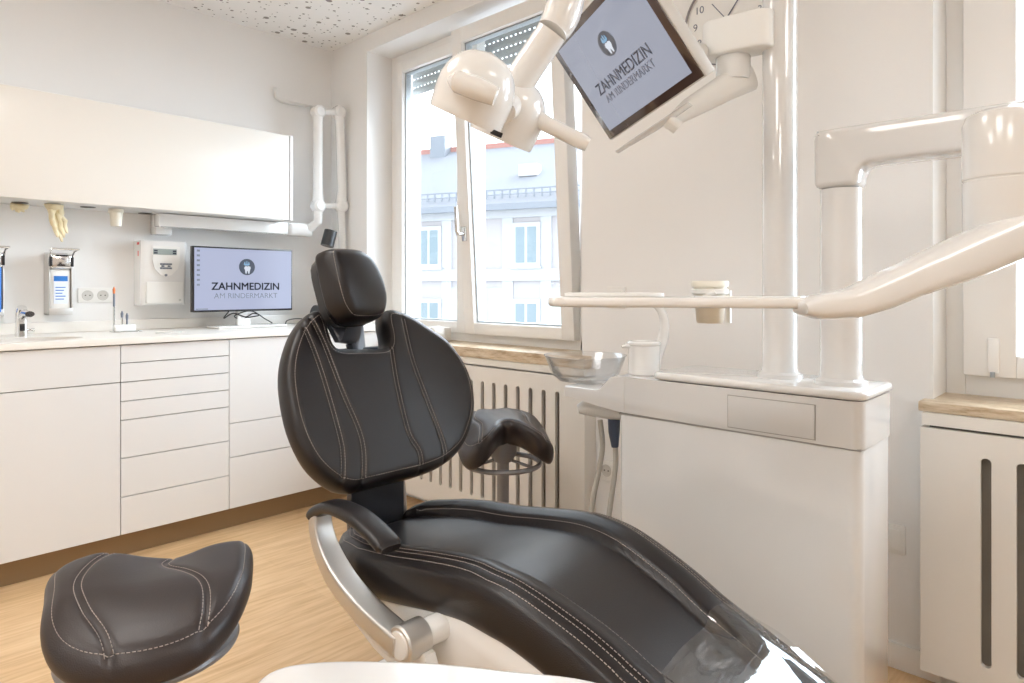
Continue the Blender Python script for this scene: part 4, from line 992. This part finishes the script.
MB().lathe([(0, -.003), (.026, -.003), (.0275, 0), (0, .001)], pc, axis=Vector((1, 0, 0)), n=40).build('pivot_cap', M['plastic_warm'], tc_)
MB().tube([pc+Vector((.055, 0, 0)), pc+Vector((.12, -.02, .012)), pc+Vector((.16, -.03, .02))], [.028, .028, .026], 24).build('pivot_arm', M['plastic'], tc_)

# ================================================================ SADDLE STOOLS
def stool(c, vdir, zfun, outline, seam_sets, label, T, Tb, ringz, colz, ringr, r=.03, es=.022):
    c = Vector((c[0], c[1], 0)); v = Vector((vdir[0], vdir[1], 0)).normalized(); l = Vector((v.y, -v.x, 0))
    t = thing('saddle_stool', label, 'stool', 'saddle stools', loc=tuple(c))
    mf = lambda a, b_, h: tuple(c+l*a+v*b_+Z*(zfun(a, b_)+h))
    cu = Cushion(catmull(outline, 5), [(catmull(s, 5, False), .005, .006) for s in seam_sets], mf, T, Tb, r, .008, edge_seam=es, pw=2.2, edge_groove=.004)
    s = cu.build('saddle_seat', M['leather_stool'], t); ln = [(cu.edge_line(es+.003), True)]
    for q in seam_sets: q = catmull(q, 6, False); ln += [(offline(q, .006), False), (offline(q, -.006), False)]
    cu.stitch(ln, 'stitching', M['stitch'], s)
    MB().lathe([(0, colz), (.05, colz), (.05, colz-.06), (.036, colz-.09), (0, colz-.09)], c, n=32).build('seat_hub', M['grey_metal'], t)
    rg = MB(); rg.torus(c+Z*ringz, ringr, .0095)
    for k in range(3):
        a = math.radians(40+120*k); rg.tube([c+Z*(ringz+.02), c+Z*ringz+Vector((math.cos(a), math.sin(a), 0))*ringr], .006, 8)
    rg.build('lever_ring', M['grey_metal'], t)
    MB().lathe([(0, colz-.09), (.022, colz-.09), (.022, .30), (.034, .30), (.034, .08), (0, .08)], c, n=28).build('gas_column', M['grey_metal'], t)
    for k in range(5):
        a = math.radians(20+72*k); d = Vector((math.cos(a), math.sin(a), 0))
        MB().tube([c+Z*.10, c+d*.12+Z*.095, c+d*.245+Z*.078], [(.022, .024), (.017, .02), (.012, .014)], 14).build('base_leg', M['grey_metal'], t)
        w_ = MB(); s_ = d.cross(Z); w_.cyl(c+d*.245+Z*.03-s_*.012, c+d*.245+Z*.03+s_*.012, .0295, n=20); w_.cyl(c+d*.245+Z*.045, c+d*.245+Z*.08, .008, n=10); w_.build('caster', M['black'], t)
    return t
def ss(x, a, b): x = min(1, max(0, (x-a)/(b-a))); return x*x*(3-2*x)
def z1(l, v):
    z = .535 - .055*max(0, -v/.18)**2 - .018*(l/.19)**2
    z += .014*ss(l, .02, .19)*ss(v, -.10, .13) + .022*ss(-l, .0, .10)*ss(v, -.12, .10) - .012*math.exp(-((l-.045)/.05)**2)*ss(v, -.02, .14)
    return z
rd = ray(146, 289); c0 = at(151, 289, 1.215)
stool((c0.x, c0.y), (rd.x, rd.y), z1,
      [(-.166, .03), (-.160, -.06), (-.132, -.125), (-.08, -.165), (0, -.18), (.075, -.165), (.13, -.115), (.165, -.04), (.182, .04), (.19, .115), (.174, .145), (.12, .15), (.05, .145), (-.04, .16), (-.125, .158), (-.168, .115)],
      [[(-.05, .165), (-.09, .11), (-.115, .03), (-.10, -.05), (-.07, -.12), (-.055, -.175)], [(.06, .15), (.025, .09), (.055, .03), (.085, -.04), (.085, -.11), (.07, -.172)]],
      'brown-grey leather saddle stool in the left foreground, cut by the bottom edge', .030, .036, .445, .505, .142, r=.030, es=.013)
def z2(l, v):
    return .612 - .100*abs(l/.165)**1.45*(1-.66*ss(v, -.12, .12)) - .012*math.exp(-(l/.04)**2) - .02*ss(-v, .05, .16)*0
rd = ray(503, 289); c0 = at(503, 289, 2.42)
stool((c0.x, c0.y), (rd.x-R.x*.26, rd.y-R.y*.26), z2,
      [(-.17, .03), (-.168, -.07), (-.145, -.14), (-.095, -.16), (-.045, -.115), (0, -.065), (.045, -.115), (.095, -.16), (.145, -.14), (.168, -.07), (.17, .03), (.15, .12), (.08, .165), (0, .172), (-.08, .165), (-.15, .12)],
      [[(-.06, .165), (-.10, .06), (-.09, -.03), (-.12, -.15)], [(.06, .165), (.10, .06), (.09, -.03), (.12, -.15)]],
      'grey-brown leather saddle stool behind the treatment chair, before the slotted radiator', .034, .064, .462, .56, .135, r=.034, es=.012)

# ================================================================ FOREGROUND CART
ct = thing('side_cart', 'white glossy rounded side unit at the bottom edge in the foreground', 'cart', loc=(.28, .33, 0))
outl = catmull([(.280, .612), (.315, .632), (.360, .608), (.427, .536), (.478, .461), (.523, .388), (.54, .30), (.50, .19), (.40, .13), (.28, .18), (.22, .30), (.225, .45), (.26, .56)], 5)
bounds_prism_bevel(outl, .68, .72, 'top', M['cart'], ct, bev=.012, seg=4)
k_ = .80; cx, cy = .37, .37
bounds_prism_bevel([(cx+(x-cx)*k_, cy+(y-cy)*k_) for x, y in outl], .07, .68, 'body', M['plastic'], ct, bev=.01)
for dx, dy in ((-.05, .1), (.08, -.02), (0, -.12)):
    MB().cyl((cx+dx-.012, cy+dy, .035), (cx+dx+.012, cy+dy, .035), .035, n=20).build('caster', M['black'], ct)

# ================================================================ LIGHT
def panel(x, y, sx, sy, s, lab):
    t = thing('ceiling_light', lab, 'lamp', 'flat ceiling lights', loc=(x, y, ZC))
    bx('frame', M['plastic_matt'], t, x-sx/2-.02, x+sx/2+.02, y-sy/2-.02, y+sy/2+.02, ZC-.03, ZC-.0005)
    m = mat('lit_diffuser', (.9, .88, .84), .5, em=(1, .975, .945), es=s); bx('diffuser', m, t, x-sx/2, x+sx/2, y-sy/2, y+sy/2, ZC-.034, ZC-.0295)
LS = 10
panel(.35, 1.75, .62, .62, LS, 'square flat ceiling light above the front saddle stool')
panel(-1.0, 1.75, .62, .62, LS, 'square flat ceiling light near the left wall')
panel(-.7, .55, .62, .62, LS, 'square flat ceiling light left of the viewpoint')
panel(-1.0, -.6, .62, .62, LS, 'square flat ceiling light at the rear left')
panel(1.1, -1.0, .62, .62, LS, 'square flat ceiling light at the rear beside the second window')

wd = bpy.data.worlds.new('sky'); sc.world = wd; wd.use_nodes = True; nt = wd.node_tree; bg = nt.nodes['Background']
tc = nt.nodes.new('ShaderNodeTexCoord'); n = nt.nodes.new('ShaderNodeTexNoise'); n.inputs['Scale'].default_value = 5; n.inputs['Detail'].default_value = 5
rp = ramp(nt, [(.38, (.68, .81, 1.0)), (.62, (.92, .96, 1.0))])
nt.links.new(tc.outputs['Generated'], n.inputs['Vector']); nt.links.new(n.outputs['Fac'], rp.inputs[0]); nt.links.new(rp.outputs[0], bg.inputs['Color'])
bg.inputs['Strength'].default_value = 3.8
sd_ = bpy.data.lights.new('daylight_fill', 'SUN'); sd_.energy = 15; sd_.angle = 1.3; sd_.color = (.80, .89, 1.0); so = bpy.data.objects.new('daylight_fill', sd_); link(so)  # added wide soft lamp that strengthens the daylight entering the windows
so.rotation_euler = (Vector((-.85, .22, -.42))).to_track_quat('-Z', 'Y').to_euler()

vs = sc.view_settings; sc.display_settings.display_device = 'sRGB'
vs.view_transform = 'Standard'; vs.look = 'None'; vs.gamma = 1; vs.exposure = 0.08; vs.use_curve_mapping = False
sc.cycles.max_bounces = 10; sc.cycles.diffuse_bounces = 6; sc.cycles.transparent_max_bounces = 16; sc.cycles.use_denoising = True
sc.cycles.sample_clamp_indirect = 6
